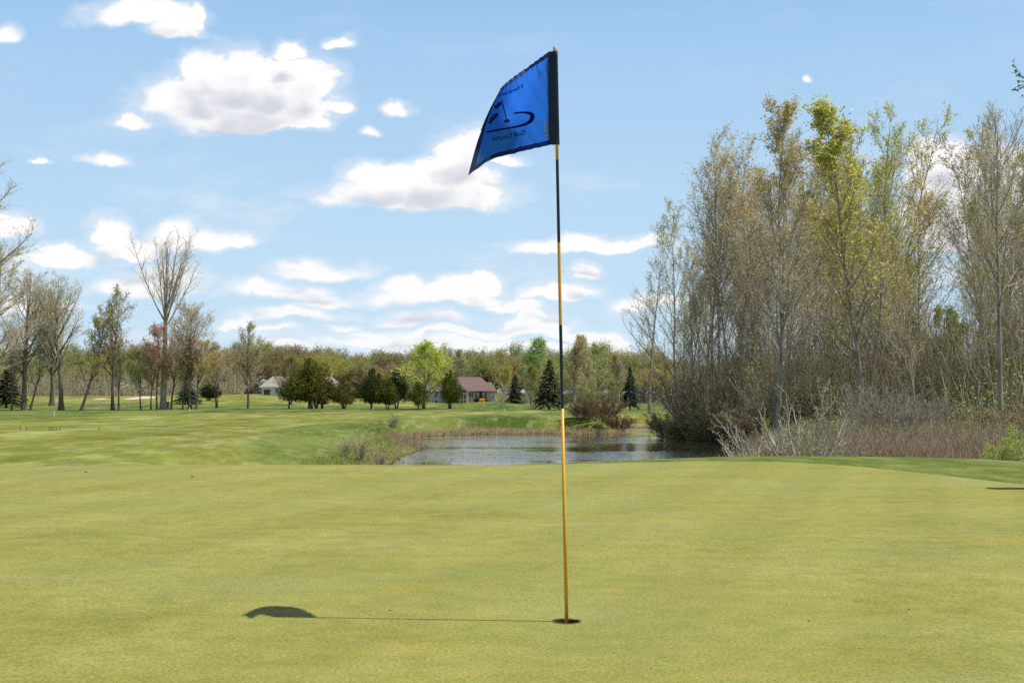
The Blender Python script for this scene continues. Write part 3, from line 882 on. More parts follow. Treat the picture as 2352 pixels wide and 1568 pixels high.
def spawn(P, Rn, Ln, k, t0, t1, ang, angv, r, jitter=1.0):
    m_, n_, _ = P.shape
    idx = np.repeat(np.arange(m_), k); j = np.tile(np.arange(k), m_)
    t = t0 + (t1-t0)*(j + r.uniform(0, 1, len(idx))*jitter)/k
    x = np.clip(t*(n_-1), 0, n_-1.001); i = x.astype(int); f = (x-i)[:,None]
    pos = P[idx, i]*(1-f) + P[idx, i+1]*f
    T = P[idx, i+1]-P[idx, i]; T /= (np.linalg.norm(T, axis=1, keepdims=True)+1e-9)
    rad = Rn[idx, i]*(1-f[:,0]) + Rn[idx, i+1]*f[:,0]
    s_ = unit(len(idx), r); s_ = s_ - T*(s_*T).sum(1, keepdims=True); s_ /= (np.linalg.norm(s_, axis=1, keepdims=True)+1e-9)
    a = R(1)*(ang + r.normal(0, angv, len(idx)))
    D = T*np.cos(a)[:,None] + s_*np.sin(a)[:,None]
    return pos, D, rad, Ln[idx], t, idx

def taper(r0, r1, n_, p_=1.0):
    t = np.linspace(0, 1, n_)[None,:]**p_
    return r0[:,None]*(1-t) + r1[:,None]*t

def tree_mesh(seed, h, r0, kind='poplar', twig_r=0.008, leaves=1200, leaf=0.10, **o):
    """returns trunk mesh (trunk + limbs) and crown mesh (branches, twigs, leaves)"""
    r = np.random.default_rng(seed)
    g_ = lambda k, d: o.get(k, d)
    stems = g_('stems', 1)
    st = np.zeros((stems, 3)); d0 = np.zeros((stems, 3)); d0[:,2] = 1
    if stems > 1:
        q = r.uniform(0, 6.28, stems); st[:,0] = 0.18*np.cos(q); st[:,1] = 0.18*np.sin(q); d0[:,0] = g_('splay', 0.12)*np.cos(q); d0[:,1] = g_('splay', 0.12)*np.sin(q)
    d0[:,0] += g_('lean', 0.0)
    d0 /= np.linalg.norm(d0, axis=1, keepdims=True)
    tl = np.full(stems, h*g_('trunk', 0.97))*r.uniform(0.86 if stems > 1 else 1, 1, stems)
    P0 = march(st, d0, tl, 11, g_('wob', 0.05), g_('ttrop', 0.03), r)
    R0 = taper(np.full(stems, r0)/math.sqrt(stems)*1.1, np.full(stems, r0*g_('top_r', 0.12)), 11, g_('tp', 0.8))
    R0[:,0] *= 1.35
    tb = Tubes(); tb.tubes(P0, R0, 9)
    # limbs
    p1, D1, rad, L_, t, _ = spawn(P0, R0, tl, g_('limbs', 22), g_('t0', 0.28), 0.99, g_('ang', 35), 7, r)
    tt = (t - g_('t0', 0.28))/(1-g_('t0', 0.28))
    prof = g_('prof', lambda x: 0.55*(1-x)**0.7+0.25)
    l1 = L_*g_('limb_l', 0.30)*prof(tt)*r.uniform(*g_('lvar', (0.7, 1.2)), len(t))
    r1 = np.minimum(rad*0.62, r0*g_('limb_r', 0.32)*(0.35+prof(tt)))
    P1 = march(p1, D1, l1, 7, g_('lw', 0.10), g_('trop', 0.10), r); R1 = taper(r1, np.full(len(r1), twig_r*1.3), 7)
    tb.tubes(P1, R1, 5)
    me_t = tb.mesh('trunk', True)
    cr_ = Tubes()
    p2, D2, rad2, L2, t2, _ = spawn(P1, R1, l1, g_('br', 7), 0.15, 1.0, g_('bang', 38), 10, r)
    l2 = (0.25+0.75*(1-t2))*L2*g_('br_l', 0.5)*r.uniform(0.6, 1.3, len(t2)) + 0.15
    P2 = march(p2, D2, l2, 5, 0.16, g_('btrop', 0.10), r, g_('droop', 0)); R2 = taper(np.minimum(rad2*0.7, twig_r*3.2), np.full(len(l2), twig_r), 5)
    cr_.tubes(P2, R2, 4, 0)
    # leader twigs near the trunk top
    p3, D3, rad3, L3, t3, _ = spawn(P2, R2, l2, g_('tw', 5), 0.1, 1.0, g_('tang', 40), 12, r)
    l3 = L3*g_('tw_l', 0.55)*r.uniform(0.5, 1.3, len(t3)) + 0.12
    P3 = march(p3, D3, l3, 3, 0.2, g_('btrop', 0.10), r, g_('droop', 0)); R3 = taper(np.full(len(l3), twig_r), np.full(len(l3), twig_r*0.6), 3)
    cr_.tubes(P3, R3, 3, 0)
    if leaves:
        allp = np.concatenate([P3.reshape(-1,3), P2[:,2:].reshape(-1,3)])
        # leaves gather in clumps: some twigs carry many, some none
        wgt = r.uniform(0, 1, len(allp))**g_('clump', 2.0)
        hz_ = (allp[:,2]/h)
        wgt *= g_('lw_h', lambda z: np.ones_like(z))(hz_)
        k = r.choice(len(allp), leaves, p=wgt/wgt.sum())
        P_ = allp[k] + r.normal(0, leaf*0.7, (leaves, 3))
        D_ = unit(leaves, r); D_[:,2] += g_('hang', 0.0)
        cr_.cards(P_, leaf*r.uniform(0.6, 1.5, leaves), leaf*r.uniform(0.4, 0.8, leaves), D_, unit(leaves, r), 1)
    return me_t, cr_.mesh('crown')

def make_tree(kindname, meshes, bark, twig, leafm=None, leafcol=(0.2,0.25,0.05)):
    t_, c_m = meshes
    rt = empty(kindname, (0,0,0))
    o1 = link('trunk', t_, bark, rt); o2 = link('crown', c_m, [twig, leafm or LEAF], rt); o2.color = (*leafcol, 1)
    return rt
PROTO_USED = set()
def place(proto, x, y, label, cat, group, s=1.0, sz=None, rz=None, col=None, z=None, name=None, zoff=-0.08):
    """first use moves the prototype itself, later ones are copies of it and of its parts"""
    if proto.name in PROTO_USED:
        rt = proto.copy(); C.objects.link(rt)
        for ch in list(proto.children):
            c_ = ch.copy(); C.objects.link(c_); c_.parent = rt
        kids = [c_ for c_ in rt.children]
    else:
        PROTO_USED.add(proto.name); rt = proto; kids = list(proto.children)
    zz = float(hz(x, y))+zoff if z is None else z
    rt.location = (x, y, zz); rt.scale = (s, s, sz if sz else s)
    rt.rotation_euler = (0, 0, random.uniform(0, 6.28) if rz is None else rz)
    tag(rt, label, cat, group)
    if col:
        for c_ in bpy.data.objects:
            if c_.parent is rt and c_.name.split('.')[0] == 'crown': c_.color = (*col, 1)
    return rt
def kids_of(rt): return [o for o in KIDS.get(rt.name, [])]
random.seed(5)

OLIVE = (0.44, 0.42, 0.09); YG = (0.62, 0.62, 0.12); GOLD = (0.68, 0.50, 0.13); BROWN = (0.42, 0.32, 0.18); BUD = (0.66, 0.61, 0.36); BRIGHT = (0.46, 0.54, 0.10); RUST = (0.52, 0.27, 0.18)

# ---------- the grove of slender poplars right of the pond
pop = []
for k in range(6):
    lw = (lambda z: 0.25+z**1.5)
    pop.append(make_tree('poplar_tree', tree_mesh(100+k, 17.0, 0.095, twig_r=0.0075, leaves=2900, leaf=0.115, limbs=26, t0=0.20 if k < 4 else 0.35, ang=34, br=7, tw=4, tw_l=0.7,
                limb_l=0.33, prof=lambda x: 0.75*(1-x)**0.75+0.20, trop=0.10, limb_r=0.26, lean=[-0.05,0.03,0.0,0.06,-0.08,0.02][k], wob=0.08, lw_h=lw), B_GREY, B_TWIG, leafcol=BUD))
prof_pts = [(1455,640),(1480,598),(1510,640),(1540,500),(1575,430),(1620,370),(1650,305),(1700,290),(1740,265),(1775,250),(1830,285),(1865,262),(1900,330),(1930,245),(2000,235),(2040,260),(2070,360),(2105,430),(2140,500),(2160,560),(2190,700),(2215,640),(2235,440),(2262,300),(2290,238),(2330,260),(2400,300),(2500,330),(2700,330)]
def prof_top(px): return float(np.interp(px, [a for a,_ in prof_pts], [b for _,b in prof_pts]))
grng = random.Random(11)
spots = []
px = 1545
while px < 2480:
    step = grng.uniform(13, 23)
    px += step
    if 2118 < px < 2238: continue
    spots.append(px)
def col_for(px, r):
    if 1500 < px < 1600: c = r.choice([(0.60,0.62,0.22), BUD, (0.55,0.56,0.16)])
    elif px < 1720: c = r.choice([BROWN, BUD, GOLD, BUD])
    elif px < 1900: c = r.choice([GOLD, (0.62,0.50,0.24), BUD, BUD])
    elif px < 2060: c = r.choice([YG, (0.64,0.62,0.10), OLIVE])
    elif px < 2160: c = r.choice([GOLD, (0.62,0.50,0.10), YG])
    else: c = r.choice([BROWN, OLIVE, BUD])
    return c
GG = 'slender poplars crowded in the grove right of the pond'
TOPS = {}
def top_of(proto):
    c_ = [o for o in proto.children if o.name.startswith('crown')][0].data
    if c_.name not in TOPS:
        co = np.zeros(len(c_.vertices)*3, np.float32); c_.vertices.foreach_get('co', co); TOPS[c_.name] = float(np.percentile(co[2::3], 99.7))
    return TOPS[c_.name]
def named(proto, px, Y, ytop, label, col=None, cat='tree', group=None, wide=1.0, ref=17.0, rz=None):
    ref = top_of(proto)
    X = (px-CX)/F*Y; zb = float(hz(X, Y)); hgt = (HOR-ytop)/F*Y + CAM_H - zb
    return place(proto, X, Y, label, cat, group, s=hgt/ref*wide, sz=hgt/ref, col=col, rz=rz)
def pop_zone(px): return ', left part' if px < 1720 else (', middle part' if px < 2200 else ', far right clump')
def pop_label(px): return {', left part': 'slender pale-budded poplar in the lower left part of the grove beside the pond', ', middle part': 'slender grey poplar crowded in the tall middle of the grove', ', far right clump': 'slender brown-twigged poplar in the far right clump beyond the gap in the grove'}[pop_zone(px)]
for i, px in enumerate(spots):
    Y = grng.uniform(64, 90)
    while float(polysd((px-CX)/F*Y, Y, POND)) < 1.2: Y += 1.5
    X = (px-CX)/F*Y
    zb = float(hz(X, Y))
    topfac = 1.0 if i % 3 == 0 else grng.uniform(0.62, 0.98)
    ytop = prof_top(px)
    htop = (HOR - ytop)/F*Y + CAM_H - zb
    hgt = htop*topfac
    pr_ = pop[i % 6]; hp = top_of(pr_)
    place(pr_, X, Y, pop_label(px), 'tree', GG+pop_zone(px), s=max(0.62, hgt/hp*grng.uniform(0.9,1.05)), sz=hgt/hp, col=col_for(px, grng)).rotation_euler = (R(grng.uniform(-3,3)), R(grng.uniform(-5.5,3)), grng.uniform(0,6.28))
# trees one can tell apart in the grove
bright = make_tree('poplar_tree', tree_mesh(131, 19.0, 0.12, twig_r=0.009, leaves=5200, leaf=0.17, limbs=30, t0=0.2, ang=30, br=8, tw=5, limb_l=0.21,
            prof=lambda x: 0.7*(1-x)**0.7+0.3, trop=0.14, lw_h=lambda z: 0.15+z**3*2), B_GREY, B_TWIG, leafcol=BRIGHT)
named(bright, 1985, 66, 228, 'tallest poplar of the grove, topped with bright yellow-green leaves', (0.66,0.64,0.14), ref=19.0, wide=1.35)
golden = make_tree('poplar_tree', tree_mesh(132, 19.0, 0.13, twig_r=0.009, leaves=4200, leaf=0.14, limbs=28, t0=0.25, ang=32, br=8, tw=6, limb_l=0.23,
            prof=lambda x: 0.7*(1-x)**0.7+0.3, trop=0.12, wob=0.07, lw_h=lambda z: 0.2+z**3*2), B_GREY, B_TWIG, leafcol=GOLD)
named(golden, 1785, 65, 243, 'tall poplar with orange-gold young leaves at its top, left of the bright green one', (0.62,0.52,0.24), ref=19.0)
bare = make_tree('poplar_tree', tree_mesh(133, 19.0, 0.17, twig_r=0.010, leaves=700, leaf=0.09, limbs=24, t0=0.4, ang=30, br=8, tw=6, limb_l=0.30,
            prof=lambda x: 0.8*(1-x)**0.6+0.25, trop=0.10, wob=0.05), B_GREY, B_TWIG, leafcol=OLIVE)
named(bare, 2300, 62, 228, 'tall bare poplar with thick trunk and open branching near the right edge', OLIVE, ref=19.0)
edge = make_tree('slim_tree', tree_mesh(134, 13.0, 0.13, twig_r=0.008, leaves=1300, leaf=0.10, limbs=20, t0=0.30, ang=42, br=6, tw=4, limb_l=0.30,
            prof=lambda x: 0.8*(1-x)**0.7+0.2, trop=0.06, wob=0.05), B_GREY, B_TWIG, leafcol=BUD)
named(edge, 1492, 122, 592, 'bare grey tree standing apart at the left end of the grove', (0.30,0.27,0.18), ref=13.0, wide=1.05)
leafy = make_tree('leafy_tree', tree_mesh(135, 9.0, 0.14, twig_r=0.012, leaves=9000, leaf=0.20, limbs=26, t0=0.12, ang=55, br=7, tw=5, limb_l=0.42,
            prof=lambda x: 0.8*(1-x)**0.5+0.2, trop=0.02), B_DARK, B_TWIG, leafcol=BRIGHT)
named(leafy, 2178, 84, 700, 'broad tree in fresh green leaf filling the gap in the grove', (0.44,0.54,0.10), ref=9.0, wide=0.75)
# crooked bare tree leaning over the water
crook = make_tree('crooked_tree', tree_mesh(136, 7.0, 0.13, twig_r=0.008, leaves=400, leaf=0.09, stems=3, splay=0.75, limbs=10, t0=0.25, ang=50, br=6, tw=4, limb_l=0.40, wob=0.16, ttrop=0.06,
            trop=-0.02, btrop=0.03), B_DARK, B_TWIG, leafcol=OLIVE)
named(crook, 1590, 86, 830, 'low crooked tree with dark limbs reaching out over the pond', OLIVE, ref=7.0, rz=2.0)

# ---------- trees of the left side
LG = 'trees in the row left of the fairway'
def left(proto, px, ytop, Y, label, ref, col=None, wide=1.0, rz=None, group=None):
    return named(proto, px, Y, ytop, label, col, group=group, wide=wide, ref=ref, rz=rz)
vase = make_tree('bare_elm', tree_mesh(201, 22.0, 0.33, twig_r=0.0115, leaves=300, leaf=0.12, trunk=0.50, limbs=12, t0=0.84, ang=25, br=13, tw=6, limb_l=1.08, top_r=0.6, tp=1.0,
            prof=lambda x: np.full_like(x, 0.93)-0.25*np.abs(x-0.6), trop=0.055, lw=0.05, limb_r=0.26, bang=30, br_l=0.32, tw_l=0.55, wob=0.02, lvar=(0.85,1.05), lim_t1=1.0), B_GREY, B_TWIG, leafcol=BROWN)
left(vase, 376, 520, 152, 'tallest tree on the left, bare with a long straight trunk and fan of branches', 22.0, rz=0.6)
dense = make_tree('round_crowned_tree', tree_mesh(202, 16.5, 0.30, twig_r=0.0115, leaves=5500, leaf=0.13, trunk=0.75, limbs=26, t0=0.30, ang=34, br=8, tw=5, limb_l=0.60,
            prof=lambda x: 0.85*(1-x)**0.25+0.1, trop=0.09, limb_r=0.30, top_r=0.3), B_DARK, B_TWIG, leafcol=BUD)
left(dense, 142, 628, 152, 'upright tree with thick dark trunk and dense round pale-budded crown', 16.5, BUD, rz=0.3)
left(dense, 120, 640, 178, 'round-crowned tree set behind the thick dark trunk, partly hidden by it', 16.5, (0.58,0.54,0.32), rz=2.1)
dbl = make_tree('twin_trunk_tree', tree_mesh(203, 17.0, 0.34, twig_r=0.0115, leaves=5200, leaf=0.13, stems=2, splay=0.10, lean=0.06, limbs=15, t0=0.28, ang=38, br=8, tw=5, limb_l=0.42,
            prof=lambda x: 0.8*(1-x)**0.4+0.2, trop=0.06, limb_r=0.28, trunk=0.93), B_DARK, B_TWIG, leafcol=BUD)
left(dbl, 57, 616, 152, 'tall budding tree with two trunks rising from one foot, near the left edge', 17.0, (0.60,0.53,0.28), rz=0.0)
thin = make_tree('slim_tree', tree_mesh(204, 14.0, 0.16, twig_r=0.0115, leaves=2600, leaf=0.16, limbs=28, t0=0.25, ang=34, br=7, tw=6, limb_l=0.30,
            prof=lambda x: 0.75*(1-x)**0.6+0.25, trop=0.07), B_DARK, B_TWIG, leafcol=OLIVE)
left(thin, 28, 735, 152, 'thin straight tree in front of the dark evergreen at the left edge', 14.0, BROWN)
left(thin, 260, 652, 152, 'slim tree with sparse small leaves, left of the tall bare one', 14.0, (0.55,0.48,0.26), wide=1.2, rz=1.0)
left(thin, 274, 770, 155, 'short thin companion tree close beside the slim sparse one', 14.0, OLIVE, wide=1.1)
leanr = make_tree('leaning_tree', tree_mesh(205, 13.0, 0.18, twig_r=0.0115, leaves=5200, leaf=0.16, limbs=26, t0=0.22, ang=42, br=7, tw=6, limb_l=0.36, lean=0.32, ttrop=0.10,
            prof=lambda x: 0.85*(1-x)**0.5+0.15, trop=0.06), B_DARK, B_TWIG, leafcol=OLIVE)
left(leanr, 187, 700, 150, 'olive-green tree leaning to the right beyond the thick dark trunk', 13.0, (0.42,0.38,0.08), rz=0.0, wide=1.0)
left(leanr, 70, 720, 153, 'thin pale trunk leaning right beside the twin-trunk tree', 13.0, BUD, rz=0.1, wide=0.8)
small = make_tree('small_tree', tree_mesh(206, 9.0, 0.12, twig_r=0.0115, leaves=3600, leaf=0.15, limbs=22, t0=0.3, ang=48, br=7, tw=6, limb_l=0.40, wob=0.12,
            prof=lambda x: 0.85*(1-x)**0.5+0.15, trop=0.05), B_DARK, B_TWIG, leafcol=OLIVE)
left(small, 325, 800, 152, 'small crooked tree with a bent trunk beside the sand bunker', 9.0, (0.38,0.44,0.10))
left(small, 348, 790, 152, 'small rust-tinged tree just left of the tall bare trunk', 9.0, RUST, wide=0.9)
left(small, 362, 740, 151, 'reddish-budded tree hugging the left side of the tall bare trunk', 9.0, RUST, wide=0.9, rz=2.6)
left(small, 394, 765, 155, 'brown-budded tree directly right of the tall bare trunk', 9.0, (0.55,0.34,0.24), wide=1.05, rz=4.0)
left(small, 420, 800, 152, 'small olive tree left of the twin stems by the blue spruce hedge', 9.0, (0.42,0.34,0.08), wide=0.85)
wide_t = make_tree('spreading_tree', tree_mesh(207, 13.0, 0.22, twig_r=0.0115, leaves=3600, leaf=0.17, limbs=26, t0=0.28, ang=40, br=8, tw=6, limb_l=0.42, stems=2, splay=0.06,
            prof=lambda x: 0.85*(1-x)**0.35+0.15, trop=0.07, lw_h=lambda z: 0.4+z), B_DARK, B_TWIG, leafcol=BUD)
left(wide_t, 440, 686, 152, 'tall open tree with pale buds rising behind the olive crown', 13.0, (0.62,0.56,0.38), wide=1.05)
left(small, 451, 775, 151, 'dense olive-gold tree left of the gap before the white house', 9.0, (0.50,0.40,0.06), wide=1.3, rz=5.0)
left(wide_t, 500, 790, 165, 'low gold-budded tree between the olive one and the lone slim tree', 13.0, (0.60,0.44,0.22), wide=1.1, rz=1.9)
lone = make_tree('lone_tree', tree_mesh(208, 12.0, 0.17, twig_r=0.0115, leaves=3000, leaf=0.15, limbs=30, t0=0.16, ang=46, br=7, tw=6, limb_l=0.33, lean=0.04,
            prof=lambda x: 0.85*(1-x)**0.6+0.2, trop=0.05), B_DARK, B_TWIG, leafcol=OLIVE)
left(lone, 571, 737, 151, 'lone grey-branched tree standing left of the white house', 12.0, (0.46,0.38,0.15), rz=0.0, wide=1.0)
# big near tree cut by the left edge
bigleft = make_tree('large_budding_tree', tree_mesh(210, 20.0, 0.42, twig_r=0.009, leaves=11000, leaf=0.10, limbs=34, t0=0.14, ang=52, br=10, tw=8, limb_l=0.42, trunk=0.9,
            prof=lambda x: 0.85*(1-x)**0.45+0.15, trop=0.05, br_l=0.42, hang=-0.5, limb_r=0.25), B_GREY, B_TWIG, leafcol=BUD)
X_, Y_ = (-105-CX)/F*80, 80.0
place(bigleft, X_, Y_, 'large near tree reaching in from the left edge with drooping pale catkins', 'tree', None, s=1.15, sz=0.93, col=(0.58,0.56,0.38), rz=1.0)
left(bigleft, -22, 560, 112, 'brown budding tree filling the left edge below the large near tree', 20.0, (0.52,0.42,0.26), wide=1.15, rz=4.0)

# ================================================================== evergreens
def spruce_mesh(seed, h, rad, n_br=230, bare=0.08, droop=0.25, cardw=0.16, dens=34):
    r = np.random.default_rng(seed); tb = Tubes()
    P0 = np.zeros((1,9,3)); P0[0,:,2] = np.linspace(0, h, 9); P0[0,1:-1,:2] += r.normal(0, 0.02, (7,2))
    tb.tubes(P0, taper(np.array([h*0.022]), np.array([0.012]), 9), 8)
    cr_ = Tubes()
    t = bare + (1-bare)*(np.arange(n_br)/n_br)**0.95
    z = t*h; L = rad*((1-t)/(1-bare))**0.82*r.uniform(0.62, 1.12, n_br) + 0.12
    a = np.arange(n_br)*2.399 + r.normal(0, 0.3, n_br)
    el = 0.15 + 0.55*t + r.normal(0, 0.08, n_br)
    D = np.stack([np.cos(a)*np.cos(el), np.sin(a)*np.cos(el), np.sin(el)-0.25], -1)
    st = np.stack([np.zeros(n_br), np.zeros(n_br), z], -1)
    P = march(st, D, L, 7, 0.05, 0.0, r, droop)
    cr_.tubes(P, taper(np.full(n_br, 0.022), np.full(n_br, 0.006), 7), 3, 0)
    # needle sprays along each branch
    k = (L/rad*dens+6).astype(int); idx = np.repeat(np.arange(n_br), k)
    x = r.uniform(0.12, 1, len(idx))**0.8*6; i = np.minimum(x.astype(int), 5); f = (x-i)[:,None]
    pos = P[idx,i]*(1-f)+P[idx,i+1]*f; T = P[idx,i+1]-P[idx,i]; T /= np.linalg.norm(T, axis=1, keepdims=True)
    side = np.cross(T, [0,0,1.0]); side /= np.linalg.norm(side, axis=1, keepdims=True)+1e-9
    sg = r.choice([-1.0,1.0], len(idx))[:,None]
    dd_ = T*0.7 + side*sg*r.uniform(0.3,1.0,(len(idx),1)) + np.stack([np.zeros(len(idx)),np.zeros(len(idx)), r.normal(-0.18,0.22,len(idx))],-1)
    w_ = (1.1-f[:,0]*0)*cardw
    ln = L[idx]*0.30*(1.15-x/6)+0.10
    cr_.cards(pos, ln*r.uniform(0.7,1.3,len(idx)), cardw*r.uniform(0.5,1.1,len(idx)), dd_, np.array([0,0,1.0])+unit(len(idx), r)*0.5, 1)
    return tb.mesh('trunk', True), cr_.mesh('crown')

def cedar_mesh(seed, h, rad, stems=1, bare=0.17, n_=9000, leaf=0.19, lobes=46, pointy=0.6):
    """dense upright evergreen made of many flat sprays gathered in lumps"""
    r = np.random.default_rng(seed); tb = Tubes()
    st = np.zeros((stems,3)); d0 = np.zeros((stems,3)); d0[:,2] = 1
    if stems > 1:
        q = np.linspace(0, 2*math.pi, stems, endpoint=False)+0.5; st[:,0] = 0.12*np.cos(q); st[:,1] = 0.12*np.sin(q); d0[:,0] = 0.26*np.cos(q); d0[:,1] = 0.2*np.sin(q)
    P0 = march(st, d0/np.linalg.norm(d0,axis=1,keepdims=True), np.full(stems, h*0.75), 8, 0.06, 0.08, r)
    tb.tubes(P0, taper(np.full(stems, h*0.030/stems**0.4), np.full(stems, 0.02), 8), 7)
    cr_ = Tubes()
    # inner branchlets
    nb = 70
    zz = r.uniform(bare+0.03, 0.9, nb)*h; a = r.uniform(0, 6.28, nb)
    env = lambda t: np.clip(np.sin(np.clip((t-bare)/(1-bare),0,1)**0.62*math.pi)**0.75*(1-0.35*t), 0.05, 1)
    LB = rad*env(zz/h)*0.9
    P = march(np.stack([0*zz, 0*zz, zz-0.1*h*0.3],-1), np.stack([np.cos(a), np.sin(a), 0.35+0*a],-1)/1.06, LB, 5, 0.08, 0.06, r)
    cr_.tubes(P, taper(np.full(nb,0.025), np.full(nb,0.008), 5), 4, 0)
    # lumps
    t = r.uniform(bare, 0.97, lobes); a = r.uniform(0, 6.28, lobes); e = env(t)*rad
    ej = e*r.uniform(0.55, 1.05, lobes); C_ = np.stack([np.cos(a)*ej, np.sin(a)*ej, t*h], -1)
    lr = np.stack([0.26*e+0.12, 0.26*e+0.12, (0.26*e+0.12)*1.5], -1)*r.uniform(0.7, 1.3, (lobes,1))
    C_ = np.concatenate([C_, np.array([[0,0,h*q_] for q_ in np.linspace(bare+0.1, 0.93, 8)])])
    ee = env(np.linspace(bare+0.1, 0.93, 8))*rad
    lr = np.concatenate([lr, np.stack([ee*0.50, ee*0.50, ee*0.6+0.05], -1)])
    w_ = lr.prod(1)**0.67; w_ /= w_.sum()
    idx = r.choice(len(C_), n_, p=w_)
    u = unit(n_, r); rr_ = r.uniform(0.5, 1.3, (n_,1))
    pos = C_[idx] + u*lr[idx]*rr_
    pos[:,2] = np.clip(pos[:,2], bare*h*0.9+r.uniform(0,0.3,n_), h*1.02)
    dd_ = u*0.7 + np.array([0,0,pointy]) + r.normal(0, 0.35, (n_,3))
    cr_.cards(pos, leaf*r.uniform(0.7,1.5,n_), leaf*r.uniform(0.45,0.8,n_), dd_, u+r.normal(0,0.4,(n_,3)), 1)
    return tb.mesh('trunk', True), cr_.mesh('crown')

DKG = (0.045, 0.075, 0.028); SPR = (0.045, 0.075, 0.045); OLV = (0.13, 0.135, 0.030)
sp1 = make_tree('spruce_tree', spruce_mesh(301, 6.2, 2.2, 260, bare=0.10), B_DARK, B_DARK, NEEDLE, (0.07,0.10,0.05))
sp2 = make_tree('spruce_tree', spruce_mesh(302, 6.2, 2.2, 240, bare=0.14, cardw=0.17), B_DARK, B_DARK, NEEDLE, (0.05,0.085,0.05))
def ever(proto, px, ytop, Y, label, ref, col, wide=1.0, rz=None, group=None, dy=0.0):
    return named(proto, px, Y, ytop, label, col, group=group, wide=wide, ref=ref, rz=rz)
ever(sp2, 1447, 843, 146, 'neat pointed spruce on a short trunk standing alone right of the flagstick', 6.2, (0.04,0.085,0.06), wide=0.78)
ever(sp1, 1262, 825, 150, 'tall drooping spruce just left of the flagstick', 6.2, (0.085,0.115,0.05), wide=1.05)
ever(sp1, 1183, 860, 185, 'dark spruce with skirts touching the ground between house and flagstick', 6.2, (0.075,0.105,0.055), wide=1.1, rz=2.0)
ce = [make_tree('cedar_tree', cedar_mesh(311+k, 6.0, 1.95, stems=[1,2,3,2][k], n_=8000), B_DARK, B_DARK, NEEDLE, OLV) for k in range(4)]
MX = (0.17,0.165,0.035); DKC = (0.095,0.115,0.030)
ever(ce[0], 712, 824, 150, 'largest olive-green cedar with a thick trunk in front of the white house', 6.0, MX, wide=1.4, rz=0.5)
ever(ce[1], 741, 866, 150, 'cedar on a V-shaped trunk, right of the largest cedar', 6.0, (0.14,0.15,0.035), wide=1.3)
ever(ce[2], 790, 862, 150, 'bushy three-stemmed cedar just right of the white house', 6.0, (0.19,0.17,0.045), wide=1.3)
ever(ce[0], 854, 846, 151, 'dark upright cedar on a single trunk, left of the group of three', 6.0, DKC, wide=1.05, rz=3.0)
ever(ce[1], 890, 868, 150, 'olive cedar on a forked trunk in the middle of the cedar row', 6.0, MX, wide=1.05, rz=2.2)
ever(ce[3], 911, 850, 158, 'darkest cedar of the row, close behind the olive forked one', 6.0, (0.055,0.075,0.03), wide=1.0)
ever(ce[3], 961, 876, 148, 'narrow cedar beside the foot of the bright green maple', 6.0, (0.15,0.16,0.04), wide=1.2, rz=1.2)
ever(ce[2], 1033, 850, 149, 'broad dark olive cedar standing left of the brown-roofed house', 6.0, (0.13,0.14,0.03), wide=0.92, rz=1.0)
ever(ce[1], 668, 866, 190, 'round dark evergreen against the middle of the white house', 6.0, (0.10,0.13,0.045), wide=1.35)
ever(ce[0], 680, 886, 205, 'low evergreen shrub tree at the white house wall', 6.0, (0.08,0.11,0.04), wide=1.2)
ever(ce[3], 727, 846, 170, 'evergreen peering over the right side of the largest cedar', 6.0, (0.07,0.10,0.045), wide=1.3)
ever(sp2, 16, 848, 165, 'dark dense evergreen at the left edge behind the thin tree', 6.2, (0.045,0.07,0.03), wide=1.7)
ever(sp1, 432, 874, 185, 'low spreading blue-green spruce behind the olive-gold tree', 6.2, (0.06,0.10,0.08), wide=2.0)
ever(ce[2], 480, 880, 200, 'dark low evergreen mound right of the spreading spruce', 6.0, (0.035,0.05,0.025), wide=2.0)
ever(sp2, 1109, 842, 300, 'dark blue-green pine behind the brown roof', 6.2, (0.04,0.08,0.05), wide=1.5)
ever(sp1, 870, 855, 210, 'dark spruce tip rising behind the cedar row', 6.2, (0.04,0.07,0.05), wide=1.0, rz=1.0)
# light leafy trees in the middle distance
maple = make_tree('maple_tree', tree_mesh(321, 9.5, 0.14, twig_r=0.012, leaves=5200, leaf=0.21, limbs=26, t0=0.14, ang=44, br=8, tw=4, limb_l=0.50,
            prof=lambda x: 0.85*(1-x)**0.55+0.2, trop=0.07, clump=3.0), B_DARK, B_TWIG, leafcol=(0.42,0.56,0.07))
left(maple, 973, 781, 152, 'bright yellow-green maple rising above the row of cedars', 9.5, (0.62,0.70,0.11), wide=1.5)
left(maple, 664, 812, 151, 'pale olive leafy tree on twin stems left of the largest cedar', 9.5, (0.34,0.34,0.10), wide=0.95, rz=2.0)
left(maple, 1219, 836, 178, 'upright brownish-green tree between the two spruces', 9.5, (0.33,0.33,0.06), wide=0.95, rz=1.0)
left(maple, 1163, 838, 285, 'yellow-green tree leaning behind the right end of the brown roof', 9.5, (0.52,0.48,0.10), wide=1.0, rz=3.0)
left(maple, 1240, 773, 235, 'tall fresh green tree behind the drooping spruce', 9.5, (0.32,0.46,0.12), wide=1.1, rz=4.0)
left(maple, 1374, 785, 215, 'light green wind-swept tree right of the flagstick above the spruce line', 9.5, (0.42,0.48,0.16), wide=0.9, rz=5.0)
left(maple, 1408, 872, 165, 'slim brown-green tree left of the lone pointed spruce', 9.5, (0.36,0.34,0.08), wide=0.9, rz=5.5)
birch = make_tree('birch_tree', tree_mesh(322, 12.0, 0.15, twig_r=0.0115, leaves=4200, leaf=0.20, limbs=28, t0=0.2, ang=34, br=7, tw=5, limb_l=0.32,
            prof=lambda x: 0.8*(1-x)**0.6+0.2, trop=0.08, stems=2, splay=0.08), B_PALE, B_TWIG, leafcol=BUD)
